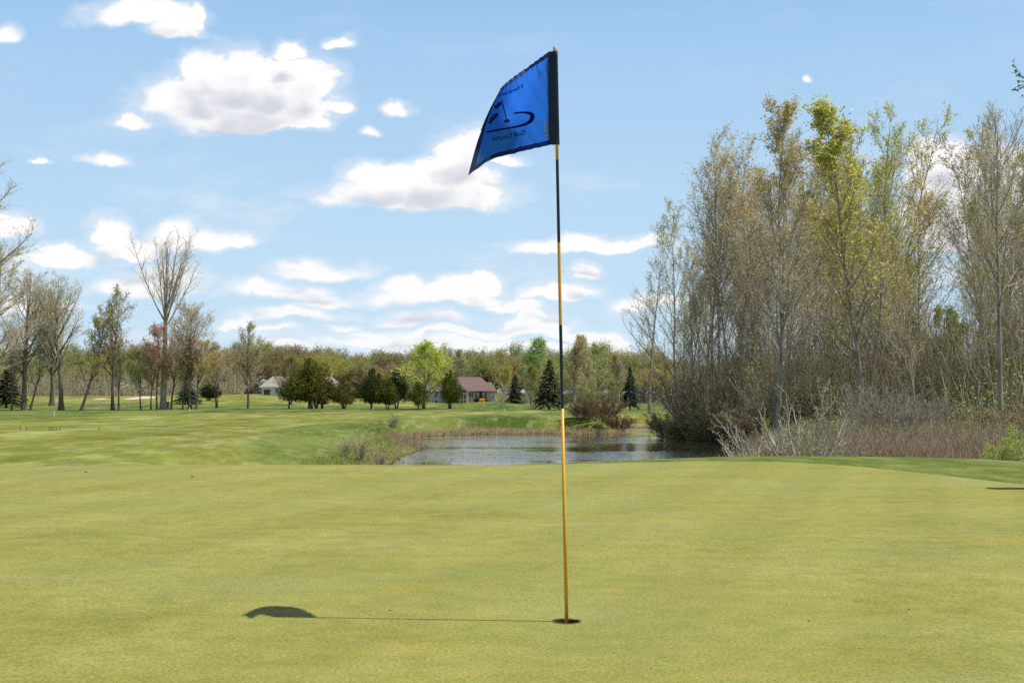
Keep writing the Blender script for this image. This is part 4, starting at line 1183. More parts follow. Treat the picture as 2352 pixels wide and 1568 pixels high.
left(birch, 1318, 778, 200, 'pale-trunked birch with thin gold buds behind the flagstick', 12.0, (0.55,0.47,0.20))
left(birch, 1350, 768, 205, 'tallest pale birch right of the flagstick', 12.0, (0.52,0.50,0.20), rz=1.0)
left(birch, 1421, 812, 190, 'hazy budding tree behind the lone pointed spruce', 12.0, (0.50,0.42,0.22), rz=2.0)
left(birch, 1058, 802, 300, 'pale bare-topped tree rising above the brown-roofed house', 12.0, (0.58,0.55,0.28), rz=2.5)

# ================================================================== the wood in the distance
def wood_mesh(seed, h, rad, n_=6500, leaf=0.30, K=54, trunk_r=0.20):
    """round-headed woodland tree: limbs run out to twig clusters spread over a lumpy dome"""
    r = np.random.default_rng(seed); tb = Tubes()
    P0 = march(np.zeros((1,3)), np.array([[0,0,1.0]]), np.array([h*0.75]), 8, 0.05, 0.04, r)
    tb.tubes(P0, taper(np.array([trunk_r]), np.array([0.06]), 8), 6)
    cr_ = Tubes()
    u = unit(K, r); u[:,2] = np.abs(u[:,2])*1.15-0.45
    f = r.uniform(0.55, 1.0, K)**0.6
    C_ = np.stack([u[:,0]*rad*f, u[:,1]*rad*f, h*0.60 + u[:,2]*h*0.40*f], -1)
    C_[:,2] = np.minimum(C_[:,2], h*0.97)
    z0 = np.clip(C_[:,2]*0.45, 0.18*h, 0.7*h); A = np.stack([0*z0, 0*z0, z0], -1)
    t = np.linspace(0, 1, 6)[None,:,None]
    M_ = A*0.4 + C_*0.6 + np.array([0,0,-0.08*h])*0.4
    P1 = A[:,None]*(1-t)**2 + 2*M_[:,None]*t*(1-t) + C_[:,None]*t*t + r.normal(0, 0.10, (K,6,3))
    cr_.tubes(P1, taper(np.full(K,0.09), np.full(K,0.03), 6), 3, 0)
    k = np.repeat(np.arange(K), 16); D = unit(len(k), r); D[:,2] = D[:,2]*0.6+0.55
    st = P1[k, r.integers(3, 6, len(k))]
    P2 = march(st, D/np.linalg.norm(D,axis=1,keepdims=True), r.uniform(0.8, 1.7, len(k))*rad/4.6, 3, 0.15, 0.1, r)
    cr_.tubes(P2, taper(np.full(len(k),0.026), np.full(len(k),0.014), 3), 3, 0)
    ap = P2[:,1:].reshape(-1,3); j = r.integers(0, len(ap), n_)
    P_ = ap[j] + r.normal(0, 0.22, (n_,3))
    cr_.cards(P_, leaf*r.uniform(0.5,1.5,n_), leaf*r.uniform(0.3,0.8,n_), unit(n_, r), unit(n_, r), 1)
    return tb.mesh('trunk', True), cr_.mesh('crown')
woods = [make_tree('woodland_tree', wood_mesh(401+k, 13.0, 5.2+0.5*(k%3)), B_GREY, B_GREY, LEAF, BROWN) for k in range(5)]
WG = 'budding trees of the wood beyond the golf course'
WCOL = [(c[0]*0.82, c[1]*0.92, c[2]*0.75) for c in [(0.48,0.33,0.15), (0.52,0.37,0.15), (0.42,0.40,0.12), (0.50,0.46,0.12), (0.44,0.30,0.18), (0.54,0.42,0.15), (0.36,0.38,0.09), (0.46,0.38,0.13), (0.36,0.44,0.10), (0.48,0.50,0.12)]]
sky_line = [(-100,780),(0,800),(120,815),(250,800),(350,810),(480,815),(540,800),(600,792),(660,795),(700,802),(760,806),(800,818),(830,822),(860,810),(885,806),(920,815),(960,812),(1000,815),(1050,812),(1100,812),(1150,806),(1180,800),(1210,808),(1260,812),(1300,808),(1350,800),(1400,808),(1450,812),(1500,815),(1560,830),(2500,830)]
wrng = random.Random(21)
cnt = 0
for row, (Y0, step) in enumerate([(268, 54), (300, 42), (335, 38)]):
    px = -60 + row*9
    while px < 2560:
        px += step*wrng.uniform(0.7, 1.3)
        if row == 0 and 590 < px < 790: continue
        if row == 0 and 970 < px < 1190: continue
        Y = Y0*wrng.uniform(0.95, 1.05)
        top = float(np.interp(px, [a for a,_ in sky_line], [b for _,b in sky_line])) + (-10 if row == 2 else [26, 2][row]) + wrng.uniform(-14, 12)
        if row == 0: top += wrng.uniform(0, 18)
        cnt += 1
        col = wrng.choice(WCOL); label = 'brown-budded tree in the distant wood'
        hgt = (HOR-top)/F*Y + CAM_H + 1.0
        lab, zg = [('brown budding tree of the wood seen behind the left row of trees', 'behind the left trees') if px < 520 else
              ('budding tree of the distant wood above the roof and cedars of the white house', 'above the white house') if px < 830 else
              ('budding tree of the distant wood between the white and brown-roofed houses', 'between the houses') if px < 1060 else
              ('budding tree of the wood between the brown-roofed house and the grove', 'right of the brown-roofed house') if px < 1520 else
              ('budding tree of the far wood glimpsed through the poplar grove', 'behind the poplar grove')][0]
        named(woods[cnt % 5], px, Y, top, lab, col, group='trees of the distant wood '+zg, wide=wrng.uniform(0.85,1.3)*13.0/max(hgt,8)*0.95, ref=12.0)
YL = (0.46,0.44,0.06)
for (px, top, Y, wd, col, lab) in [(752,810,262,1.15,YL,'broad yellow-green tree filling the skyline behind the largest cedar'),
        (708,812,262,1.0,(0.40,0.37,0.08),'yellowish tree left of the broad yellow-green one on the skyline'),
        (826,822,262,0.85,(0.38,0.38,0.11),'pale green open-crowned tree left of the dark cedar group'),
        (892,810,270,1.0,(0.28,0.23,0.10),'rounded brown tree on the skyline behind the cedar group'),
        (1160,846,300,0.7,(0.46,0.41,0.08),'rounded gold-green tree beside the brown-roofed house'),
        (583,800,262,1.1,(0.28,0.23,0.07),'olive-brown round tree on the skyline above the white house'),
        (640,797,268,1.2,(0.29,0.22,0.08),'broad brown-topped tree above the roof of the white house')]:
    hgt = (HOR-top)/F*Y + CAM_H + 1.0
    named(woods[cnt % 5], px, Y, top, lab, col, wide=wd*13.0/hgt*1.0, ref=12.0); cnt += 1
# undergrowth mass along the foot of the wood, too far to tell plant from plant
def scatter_bushes(name, label, areas, leafcol, n_tw, leaf, n_leaf, twig_r, twmat, cat='undergrowth'):
    r = np.random.default_rng(len(name)); tb = Tubes(); Ps = []; Hs = []
    for (x0, x1, Y0, Y1, h0, h1, n_) in areas:
        Y = r.uniform(Y0, Y1, n_); px = r.uniform(x0, x1, n_); X = (px-CX)/F*Y
        # clumps
        hmod = 0.75+0.35*np.sin(px*0.13)+0.2*np.sin(px*0.31+Y)
        ok = polysd(X, Y, POND) > 0.8; hh = r.uniform(h0, h1, n_)*np.clip(hmod, 0.4, 1.3)
        Ps.append(np.stack([X, Y, hz(X, Y)-0.05], -1)[ok]); Hs.append(hh[ok])
    P = np.concatenate(Ps); H = np.concatenate(Hs)
    d = unit(len(P), r)*0.35; d[:,2] = 1; d /= np.linalg.norm(d, axis=1, keepdims=True)
    Q_ = march(P, d, H, 4, 0.22, 0.0, r)
    tb.tubes(Q_, taper(np.full(len(P), twig_r), np.full(len(P), twig_r*0.5), 4), 3, 0)
    if n_leaf:
        k = r.integers(0, len(P), n_leaf); j = r.integers(1, 4, n_leaf)
        pos = Q_[k, j] + r.normal(0, leaf, (n_leaf,3))
        tb.cards(pos, leaf*r.uniform(0.6,1.5,n_leaf), leaf*r.uniform(0.4,0.9,n_leaf), unit(n_leaf, r), unit(n_leaf, r), 1)
    o = link(name, tb.mesh(name), [twmat, LEAF]); o.color = (*leafcol, 1)
    return tag(o, label, cat, kind='stuff')
scatter_bushes('woodland_undergrowth', 'brown and green undergrowth along the foot of the distant wood', [(-200, 560, 244, 262, 2.5, 5.5, 5200), (560, 2400, 262, 275, 2.0, 4.5, 9000)], (0.30,0.28,0.10), 0, 0.38, 26000, 0.035, B_TWIG)

# ================================================================== shrubs, reeds and thickets
def shrub_mesh(seed, h, spread=45, stems=14, r0=0.020, twig_r=0.004, br=6, tw=5, leaves=1500, leaf=0.05, curve=0.10, wander=0.12, len_v=(0.6,1.1), foot=0.15, tw_l=0.5):
    r = np.random.default_rng(seed); tb = Tubes(); cr_ = Tubes()
    q = r.uniform(0, 6.28, stems); a = R(1)*spread*np.sqrt(r.uniform(0.02, 1, stems))
    P0 = np.stack([foot*np.cos(q)*r.uniform(0,1,stems), foot*np.sin(q)*r.uniform(0,1,stems), np.zeros(stems)], -1)
    D0 = np.stack([np.cos(q)*np.sin(a), np.sin(q)*np.sin(a), np.cos(a)], -1)
    L0 = h*r.uniform(*len_v, stems)
    P = march(P0, D0, L0, 8, wander, curve, r); R0 = taper(r0*r.uniform(0.5,1.1,stems), np.full(stems, twig_r*1.4), 8)
    tb.tubes(P, R0, 5)
    p1, D1, rd, LL, t, _ = spawn(P, R0, L0, br, 0.15, 0.98, 36, 10, r)
    l1 = LL*0.42*(1.15-t)*r.uniform(0.6,1.3,len(t)) + 0.05
    P1 = march(p1, D1, l1, 5, wander, curve*1.3, r); R1 = taper(np.minimum(rd*0.6, r0*0.5), np.full(len(t), twig_r), 5)
    tb.tubes(P1, R1, 4)
    p2, D2, rd2, L2, t2, _ = spawn(P1, R1, l1, tw, 0.1, 1.0, 38, 12, r)
    l2 = L2*tw_l*r.uniform(0.5,1.3,len(t2)) + 0.03
    P2 = march(p2, D2, l2, 3, 0.15, curve, r); cr_.tubes(P2, taper(np.full(len(t2), twig_r), np.full(len(t2), twig_r*0.5), 3), 3, 0)
    if leaves:
        ap = np.concatenate([P2.reshape(-1,3), P1[:,2:].reshape(-1,3)])
        w_ = r.uniform(0,1,len(ap))**2; k = r.choice(len(ap), leaves, p=w_/w_.sum())
        cr_.cards(ap[k]+r.normal(0, leaf*0.6, (leaves,3)), leaf*r.uniform(0.6,1.5,leaves), leaf*r.uniform(0.4,0.8,leaves), unit(leaves, r)+[0,0,0.3], unit(leaves, r), 1)
    return tb.mesh('stems', True), cr_.mesh('crown')
def make_shrub(kind, meshes, bark, twig, col):
    rt = empty(kind, (0,0,0)); link('stems', meshes[0], bark, rt); o = link('crown', meshes[1], [twig, LEAF], rt); o.color = (*col, 1); return rt
def shrub_at(proto, px, Y, label, s=1.0, sz=None, col=None, rz=None, group=None, z=None):
    X = (px-CX)/F*Y
    return place(proto, X, Y, label, 'shrub', group, s=s, sz=sz, col=col, rz=rz, z=z, zoff=-0.03)

pale = make_shrub('arching_shrub', shrub_mesh(501, 2.0, spread=68, stems=16, r0=0.034, twig_r=0.0055, br=7, tw=3, leaves=260, leaf=0.045, curve=0.10, wander=0.13, foot=0.35), B_PALE, B_PALE, YG)
shrub_at(pale, 1745, 30.5, 'bare pale-branched shrub arching out over the near end of the pond', 0.92, rz=0.4, col=YG)
pale2 = make_shrub('arching_shrub', shrub_mesh(502, 2.3, spread=62, stems=14, r0=0.042, twig_r=0.006, br=7, tw=3, leaves=700, leaf=0.05, curve=0.12, wander=0.12, foot=0.3), B_PALE, B_PALE, YG)
shrub_at(pale2, 1855, 30.0, 'larger pale-branched shrub with a few green leaves behind the collar of the green', 0.95, rz=2.0, col=(0.44,0.50,0.10))
shrub_at(pale, 1930, 33.0, 'low pale tangle of branches between the large pale shrub and the red thicket', 0.6, rz=3.0)
grey = make_shrub('dense_shrub', shrub_mesh(503, 3.0, spread=55, stems=46, r0=0.022, twig_r=0.006, br=10, tw=8, leaves=900, leaf=0.05, curve=0.07, wander=0.14, foot=0.7), B_GREY, B_GREY, BROWN)
shrub_at(grey, 2025, 52, 'dense rounded grey-brown shrub without leaves before the grove', 0.92, rz=0.2)
shrub_at(grey, 2120, 60, 'smaller grey-brown shrub behind the rounded leafless one', 0.75, rz=1.7)
leafy_s = make_shrub('leafy_shrub', shrub_mesh(504, 1.25, spread=42, stems=16, r0=0.016, twig_r=0.003, br=8, tw=5, leaves=3600, leaf=0.045, curve=0.05), B_GREY, B_TWIG, YG)
shrub_at(leafy_s, 2283, 24.5, 'yellow-green leafy shrub standing at the right behind the collar of the green', 0.78, col=(0.42,0.50,0.09), rz=0.5)
shrub_at(leafy_s, 2345, 27, 'leafy green shrub cut by the right edge of the picture', 0.9, col=(0.36,0.44,0.10), rz=2.0)
shrub_at(leafy_s, 2035, 27, 'small low green-leaved sprig at the edge of the red thicket', 0.30, col=(0.46,0.50,0.10))
shrub_at(leafy_s, 2068, 26, 'low yellowish leafy sprig right beside the mown collar', 0.28, col=(0.48,0.50,0.10), rz=2)
shrub_at(pale, 2400, 26, 'pale twiggy shrub at the far right behind the leafy one', 0.6, rz=1)
willow = make_shrub('budding_shrub', shrub_mesh(505, 1.9, spread=38, stems=20, r0=0.018, twig_r=0.005, br=7, tw=5, leaves=1500, leaf=0.05, curve=0.04), B_GREY, B_TWIG, GOLD)
shrub_at(willow, 828, 56, 'open budding shrub on the left bank of the pond', 0.72, col=(0.56,0.52,0.14), rz=0.4)
shrub_at(willow, 872, 53, 'low rust-budded shrub at the water edge right of the open one', 0.45, col=(0.50,0.30,0.12), rz=2)
shrub_at(willow, 795, 57, 'small budding shrub left of the open one on the pond bank', 0.5, col=(0.42,0.38,0.12), rz=3)
shrub_at(willow, 905, 90, 'dark little shrub on the far left bank of the pond', 0.55, col=(0.16,0.22,0.06), rz=3)
pondt = make_tree('small_tree', tree_mesh(506, 4.0, 0.07, twig_r=0.009, leaves=3200, leaf=0.11, limbs=24, t0=0.22, ang=50, br=7, tw=5, limb_l=0.5,
            prof=lambda x: 0.85*(1-x)**0.5+0.15, trop=0.03), B_PALE, B_TWIG, leafcol=(0.44,0.46,0.13))
left(pondt, 1341, 862, 99, 'small pale green tree growing on the pond bank right of the flagstick', 4.0, (0.46,0.47,0.14), wide=1.0)
redb = make_shrub('rust_coloured_shrub', shrub_mesh(507, 2.3, spread=60, stems=44, r0=0.02, twig_r=0.009, br=9, tw=6, leaves=5200, leaf=0.075, curve=0.03, foot=0.8), B_DARK, B_RED, (0.30,0.17,0.07))
shrub_at(redb, 1375, 98.5, 'rust-brown rounded shrub hanging over the far bank of the pond', 1.0, 0.98, col=(0.30,0.20,0.09), rz=0.3)
shrub_at(redb, 1420, 100, 'lower rust-brown shrub at the right end of the far bank', 0.7, col=(0.26,0.20,0.09), rz=1.3)
shrub_at(redb, 1335, 99.5, 'olive-brown shrub at the foot of the small pale green tree', 0.55, col=(0.30,0.25,0.10), rz=2.3)
lowg = make_shrub('bank_shrub', shrub_mesh(508, 2.6, spread=50, stems=30, r0=0.02, twig_r=0.008, br=8, tw=6, leaves=4200, leaf=0.10, curve=0.04, foot=0.7), B_DARK, B_TWIG, OLIVE)
SG = 'shrubs along the grove side of the pond'
srng = random.Random(3)
for px, Y, s_ in [(1528,88,0.9),(1560,86,0.8),(1597,85,1.0),(1632,83,1.05),(1668,82,1.0),(1703,80,1.1),(1738,76,1.1),(1775,73,1.15),(1815,70,1.2),(1850,68,1.1),(1890,66,1.2),(1930,66,1.1),(2160,64,1.1),(2200,62,1.2),(2240,60,1.1),(2290,58,1.2),(2330,56,1.15),(2380,54,1.2),(2420,56,1.2),(1960,70,1.3),(2080,70,1.25),(1585,92,1.2),(1640,92,1.2),(1700,92,1.3),(1760,90,1.3),(1820,88,1.3),(1880,88,1.3),(2130,80,1.4),(2190,80,1.4),(2260,78,1.4),(2320,76,1.4)]:
    shrub_at(lowg, px, Y, ('olive-green shrub on the pond bank at the foot of the poplar grove' if px < 1760 else 'olive-green shrub in the undergrowth of the grove behind the red thicket'), s_*(0.62 if px > 1940 else 0.9), col=srng.choice([(0.26,0.27,0.06),(0.32,0.27,0.10),(0.34,0.36,0.08),(0.30,0.24,0.12)]), rz=srng.uniform(0,6), group=SG if px < 1760 else 'shrubs in the undergrowth of the grove')
# second and third ranks of thin young poplars fill the grove
px = 1530
i = 0
while px < 2520:
    px += grng.uniform(20, 38)
    if 2118 < px < 2238: continue
    Y = grng.uniform(90, 112); X = (px-CX)/F*Y; zb = float(hz(X, Y))
    hgt = ((HOR - prof_top(px))/F*Y*grng.uniform(0.45, 0.86) + CAM_H - zb)
    if 2165 < px < 2225: hgt *= 0.7
    place(pop[(i*5+2) % 6], X, Y, 'thin lower poplar glimpsed at the back of the grove behind the front trunks', 'tree', 'poplars at the back of the grove', s=max(0.8, hgt/17.0), sz=hgt/17.0, col=col_for(px, grng)); i += 1

def stalks(name, label, cat, pts, hgt, col_a, col_b, wd, lean=0.35, twig=0, mat=None, kind='stuff', green=0.0):
    """many thin stems, each a tapering three-sided tube; stuff nobody could count"""
    r = np.random.default_rng(len(name)*3); tb = Tubes(); n_ = len(pts)
    P0 = np.stack([pts[:,0], pts[:,1], hz(pts[:,0], pts[:,1])-0.03], -1)
    P0[:,2] = np.maximum(P0[:,2], WATER_Z-0.1)
    d = unit(n_, r)*lean; d[:,2] = 1; d /= np.linalg.norm(d, axis=1, keepdims=True)
    L = hgt*r.uniform(0.5, 1.15, n_)
    P = march(P0, d, L, 4, lean*0.35, -0.03, r); R0 = taper(np.full(n_, wd), np.full(n_, wd*0.4), 4)
    tb.tubes(P, R0, 3, 0)
    if twig:
        p1, D1, rd, LL, t, _ = spawn(P, R0, L, twig, 0.3, 1.0, 30, 10, r)
        P1 = march(p1, D1, LL*0.3, 3, 0.12, 0.05, r); tb.tubes(P1, taper(np.full(len(t), wd*0.6), np.full(len(t), wd*0.3), 3), 3, 0)
    m, nt = material(name+' stems')
    geo = nt.new('ShaderNodeNewGeometry')
    c = nt.ramp(geo.outputs['Random Per Island'], [(0.0, col_a), (1.0-green if green else 1.0, col_b)] + ([(1.0, (0.20,0.28,0.06))] if green else []))
    d_ = nt.new('ShaderNodeBsdfDiffuse'); nt.l.new(c, d_.inputs[0]); t_ = nt.new('ShaderNodeBsdfTranslucent'); nt.l.new(c, t_.inputs[0])
    mx = nt.new('ShaderNodeMixShader'); mx.inputs[0].default_value = 0.2; nt.l.new(d_.outputs[0], mx.inputs[1]); nt.l.new(t_.outputs[0], mx.inputs[2]); nt.l.new(mx.outputs[0], nt.out.inputs[0])
    return tag(link(name, tb.mesh(name), m), label, cat, kind=kind)
r = np.random.default_rng(77)
def region(px0, px1, Y0, Y1, n_):
    Y = r.uniform(Y0, Y1, n_); px = r.uniform(px0, px1, n_)
    return np.stack([(px-CX)/F*Y, Y], -1)
def clumped(P, n_, sd): 
    k = r.integers(0, len(P), n_); return P[k] + r.normal(0, sd, (n_, 2))
def along(path, w0, w1, n_):
    path = np.array(path); seg = np.diff(path, axis=0); L = np.hypot(*seg.T); k = r.choice(len(seg), n_, p=L/L.sum()); t = r.uniform(0,1,n_)[:,None]
    d = seg[k]/L[k][:,None]; nrm = np.stack([d[:,1], -d[:,0]], -1)
    p_ = path[k] + seg[k]*t
    off = r.uniform(w0, w1, n_)[:,None]
    a = p_ + nrm*off; b_ = p_ - nrm*off
    sa = polysd(a[:,0], a[:,1], POND); sb = polysd(b_[:,0], b_[:,1], POND)
    return np.where((sa > sb)[:,None], a, b_)
# red-stemmed thicket right of the big pale shrub
T1 = clumped(region(1930, 2600, 33, 46, 70), 6500, 0.60)
T1 = T1[(T1[:,1] > 31.5)]
stalks('red_stemmed_thicket', 'thicket of reddish-brown stems behind the right side of the green', 'thicket', T1, 0.9, (0.26,0.15,0.11), (0.66,0.50,0.37), 0.0065, 0.30, twig=3, green=0.12)
T2 = clumped(region(1720, 2600, 40, 62, 240), 6500, 0.8)
T2 = T2[polysd(T2[:,0], T2[:,1], POND) > 0.6]
stalks('brown_thicket', 'low brown brush between the red-stemmed thicket and the poplar grove', 'brush', T2, 1.1, (0.26,0.20,0.13), (0.58,0.47,0.33), 0.009, 0.45, twig=3, green=0.30)
# tan reeds along the far bank and the left spit
far_edge = [POND[k] for k in (9,10,11,12,13,14)]
T3 = clumped(along(far_edge, 0.0, 0.8, 260), 3600, 0.22)
stalks('dry_reeds', 'dry tan reeds and dead grass along the far bank of the pond', 'reeds', T3, 0.32, (0.42,0.31,0.17), (0.74,0.60,0.40), 0.012, 0.75, green=0.18)
T3b = clumped(along(far_edge[1:3], 0.5, 1.6, 7), 46, 0.3)
stalks('cattails', 'taller bleached cattail stalks at the left of the far bank', 'reeds', T3b, 1.0, (0.62,0.52,0.38), (0.72,0.63,0.50), 0.016, 0.35)
left_edge = [POND[k] for k in (1,2,3,4,5,6,7,8,9)]
T4 = clumped(along(left_edge, 0.0, 2.6, 420), 8000, 0.35)
stalks('bank_grass', 'long rough green and tan grass on the left bank of the pond', 'grass', T4, 0.19, (0.22,0.30,0.05), (0.58,0.50,0.22), 0.010, 0.8, green=0.5)
T5 = clumped(along([POND[k] for k in (6,7,8,9)], 0.0, 1.4, 60), 1500, 0.3)
stalks('dry_spit_reeds', 'dry pinkish-tan stalks on the tip of the left bank', 'reeds', T5, 0.30, (0.40,0.28,0.20), (0.60,0.46,0.36), 0.011, 0.5)
right_edge = [POND[k] for k in (19,20,21,22,23)]
T6 = clumped(along(right_edge, 0.1, 2.6, 200), 3600, 0.25)
T6 = T6[polysd(T6[:,0], T6[:,1], POND) > 0.0]
stalks('fallen_reeds', 'matted dead reeds at the water edge below the poplar grove', 'reeds', T6, 0.6, (0.26,0.18,0.12), (0.48,0.38,0.28), 0.010, 0.9, green=0.1)
T7 = np.concatenate([clumped(region(1600, 1960, 28.5, 33, 60), 2600, 0.35), clumped(region(2050, 2600, 24, 31, 120), 4200, 0.4)])
T7 = T7[polysd(T7[:,0], T7[:,1], PLATEAU) > 7.0] if True else T7
stalks('rough_grass', 'rough grass and dead stalks beyond the mown collar on the right', 'grass', T7, 0.34, (0.14,0.22,0.04), (0.46,0.40,0.24), 0.005, 0.5, green=0.45)
T8 = clumped(region(330-120, 420-120, 168, 172, 6), 240, 0.8)
stalks('dead_grass_tuft', 'wispy pale tuft of dead grass among the left trees', 'grass', T8, 0.9, (0.5,0.42,0.3), (0.66,0.58,0.45), 0.012, 0.3)

# ================================================================== houses
m_white = simple('white siding', (0.78, 0.78, 0.75), 0.7, var=0.05, scale=3)
m_beige = simple('beige siding', (0.56, 0.51, 0.43), 0.8, var=0.06)
m_stone = simple('tan stone veneer', (0.58, 0.47, 0.37), 0.9, var=0.35, scale=5, bump=0.5, bscale=8)
m_trim = simple('cream trim', (0.72, 0.67, 0.58), 0.6, var=0.05)
m_glass = simple('dark window glass', (0.018, 0.03, 0.03), 0.08, var=0.3, spec=0.8)
m_dark = simple('dark brown timber', (0.035, 0.020, 0.018), 0.7)
m_gar = simple('brown garage door', (0.085, 0.055, 0.048), 0.6)
def shingles(name, a, b_):
    m, nt = material(name); tcn = nt.new('ShaderNodeTexCoord'); p = nt.new('ShaderNodeBsdfPrincipled')
    br_ = nt.new('ShaderNodeTexBrick'); nt.l.new(nt.mapping(tcn.outputs['Object'], (1,1,1), (R(90),0,0)), br_.inputs['Vector'])
    br_.inputs['Scale'].default_value = 3.2; br_.inputs['Color1'].default_value = (*a,1); br_.inputs['Color2'].default_value = (*b_,1); br_.inputs['Mortar'].default_value = (*[c*0.75 for c in a],1)
    br_.inputs['Mortar Size'].default_value = 0.02; br_.inputs['Row Height'].default_value = 0.35
    n_ = nt.noise(tcn.outputs['Object'], 1.5, 5, 0.6)
    nt.l.new(nt.mix(0.5, br_.outputs[0], nt.mix(n_, a, b_)), p.inputs['Base Color']); p.inputs['Roughness'].default_value = 0.9
    nt.l.new(p.outputs[0], nt.out.inputs[0]); return m
m_roof1 = shingles('grey-tan shingles', (0.30, 0.25, 0.21), (0.38, 0.33, 0.28))
m_roof2 = shingles('brown-red shingles', (0.160, 0.100, 0.082), (0.205, 0.134, 0.112))
def window(parent, x0, x1, z0, z1, y, cols=2, rows=2, trim=m_trim, fw=0.09, arched=False):
    mb = MB()
    mb.box((x0-fw, y-0.10, z0-fw), (x0, y+0.06, z1+fw)); mb.box((x1, y-0.10, z0-fw), (x1+fw, y+0.06, z1+fw))
    mb.box((x0, y-0.10, z1), (x1, y+0.06, z1+fw)); mb.box((x0, y-0.12, z0-fw), (x1, y+0.06, z0))
    for k in range(1, cols): 
        xm = x0+(x1-x0)*k/cols; mb.box((xm-0.03, y-0.07, z0), (xm+0.03, y+0.06, z1))
    f = mb.build('window', trim, parent)
    MB().box((x0, y-0.03, z0), (x1, y+0.03, z1)).build('pane', m_glass, f)
    return f
def roof_prism(name, pts_lo, pts_hi, th, mat, parent):
    """sloped slab from eave line (two points) to ridge line (two points)"""
    a, b_ = map(Vector, pts_lo); c, d = map(Vector, pts_hi)
    n_ = (b_-a).cross(d-a).normalized()
    if n_.z < 0: n_ = -n_
    lo = [p_ - n_*th for p_ in (a, b_, d, c)]; hi = [a, b_, d, c]
    return [tuple(p_) for p_ in lo+hi]
def slabs(name, quads, th, mat, parent):
    mb = MB()
    for (a, b_, c, d) in quads:   # eave a->b, ridge d->c
        A, B_, C_, D_ = map(Vector, (a, b_, c, d)); n_ = (B_-A).cross(D_-A if (D_-A).length > 1e-6 else C_-A).normalized()
        if n_.z < 0: n_ = -n_
        vs = [p_-n_*th for p_ in (A,B_,C_,D_)] + [A,B_,C_,D_]
        mb.add(vs, [(3,2,1,0),(4,5,6,7),(0,1,5,4),(1,2,6,5),(2,3,7,6),(3,0,4,7)])
    return mb.build(name, mat, parent)

# --- white house with the grey-tan hip roof (metres in its own front view, x right, z up)
HY = 250.0
ox, oz = at(602, 912, HY)[0], at(602, 912, HY)[2]
h1 = empty('white_house', (float(ox), HY, float(oz)))
tag(h1, 'white single-storey house with a grey-tan hip roof, half hidden by the cedars', 'house')
u_ = HY/F/ (1.10204*8.4)*1.10204*1.0/1.0
u_ = HY/(F*1.10204*8.4)      # metres per crop pixel
def X1(cx): return (cx-200)*u_
def Z1(cy): return (1050-cy)*u_
xl, xr = X1(200), X1(1760); ze = Z1(822); zr = Z1(600)
MB().box((xl, 0, -0.8), (xr, 9, ze)).build('wall', m_white, h1)
ov = 0.45; yf, yb, ym = -ov, 9+ov, 4.5
rx0, rx1 = X1(330), X1(1600)
slabs('roof', [((xl-ov,yf,ze),(xr+ov,yf,ze),(rx1,ym,zr),(rx0,ym,zr)), ((xr+ov,yb,ze),(xl-ov,yb,ze),(rx0,ym,zr),(rx1,ym,zr)),
               ((xl-ov,yb,ze),(xl-ov,yf,ze),(rx0,ym,zr),(rx0,ym,zr+0.001)), ((xr+ov,yf,ze),(xr+ov,yb,ze),(rx1,ym,zr),(rx1,ym,zr+0.001))], 0.12, m_roof1, h1)
MB().box((xl-ov, yf-0.04, ze-0.20), (xr+ov, yf+0.02, ze-0.02)).build('eave_trim', m_white, h1)
g_ = MB().box((X1(235), -0.06, -0.05), (X1(368), 0.05, Z1(885))).build('garage_door', m_gar, h1)
mb = MB(); mb.box((X1(225), -0.09, -0.05), (X1(235), 0.04, Z1(876))); mb.box((X1(368), -0.09, -0.05), (X1(378), 0.04, Z1(876))); mb.box((X1(235), -0.09, Z1(885)), (X1(368), 0.04, Z1(876)))
mb.build('door_frame', m_white, g_)
window(h1, X1(482), X1(552), Z1(958), Z1(852), -0.02, 2, trim=m_white)
window(h1, X1(900), X1(980), Z1(958), Z1(852), -0.02, 2, trim=m_white)
window(h1, X1(1640), X1(1690), Z1(930), Z1(850), -0.02, 1, trim=m_white)
for cx in (200, 380): MB().box((X1(cx)-0.10, -0.22, Z1(918)), (X1(cx)+0.10, -0.04, Z1(900))).build('wall_lamp', m_dark, h1)
MB().tube([(X1(1600), ym, zr-0.2), (X1(1600), ym, zr+0.45)], 0.10, 8).build('vent_pipe', m_white, h1)
# covered grill by the garage
t = empty('covered_grill', (float(ox)+X1(335), HY-2.0, float(oz)-0.1)); tag(t, 'black covered grill standing before the brown garage door of the white house', 'grill')
mb = MB(); pr = [(-0.60,0),(-0.55,0.55),(-0.38,0.80),(0.0,0.93),(0.38,0.80),(0.55,0.55),(0.60,0)]
vs = [(x,-0.35,z) for x,z in pr] + [(x*0.96,0.35,z) for x,z in pr]; n_ = len(pr)
mb.add(vs, [tuple(range(n_))[::-1], tuple(range(n_, 2*n_))] + [(i, (i+1)%n_, n_+(i+1)%n_, n_+i) for i in range(n_)])
mb.build('cover', simple('black vinyl cover', (0.03,0.03,0.035), 0.5, bump=0.4, bscale=5), t)
MB().box((-0.68,-0.3,0.45),(-0.60,0.3,0.52)).build('side_shelf', m_dark, t)

# --- brown-roofed house
HY2 = 262.0
ox2, oz2 = at((1050+1100/8.4)/1.10204, (900+1020/8.4)/1.10204, HY2)[0], at(1072, (900+1020/8.4)/1.10204, HY2)[2]
h2 = empty('brown_roofed_house', (float(ox2), HY2, float(oz2)))
tag(h2, 'beige and stone house with a brown-red roof and tall arched gable windows', 'house')
v_ = HY2/(F*1.10204*8.4)
def X2(cx): return (cx-1100)*v_
def Z2(cy): return (1020-cy)*v_
ze2 = Z2(752); zr2 = Z2(447)
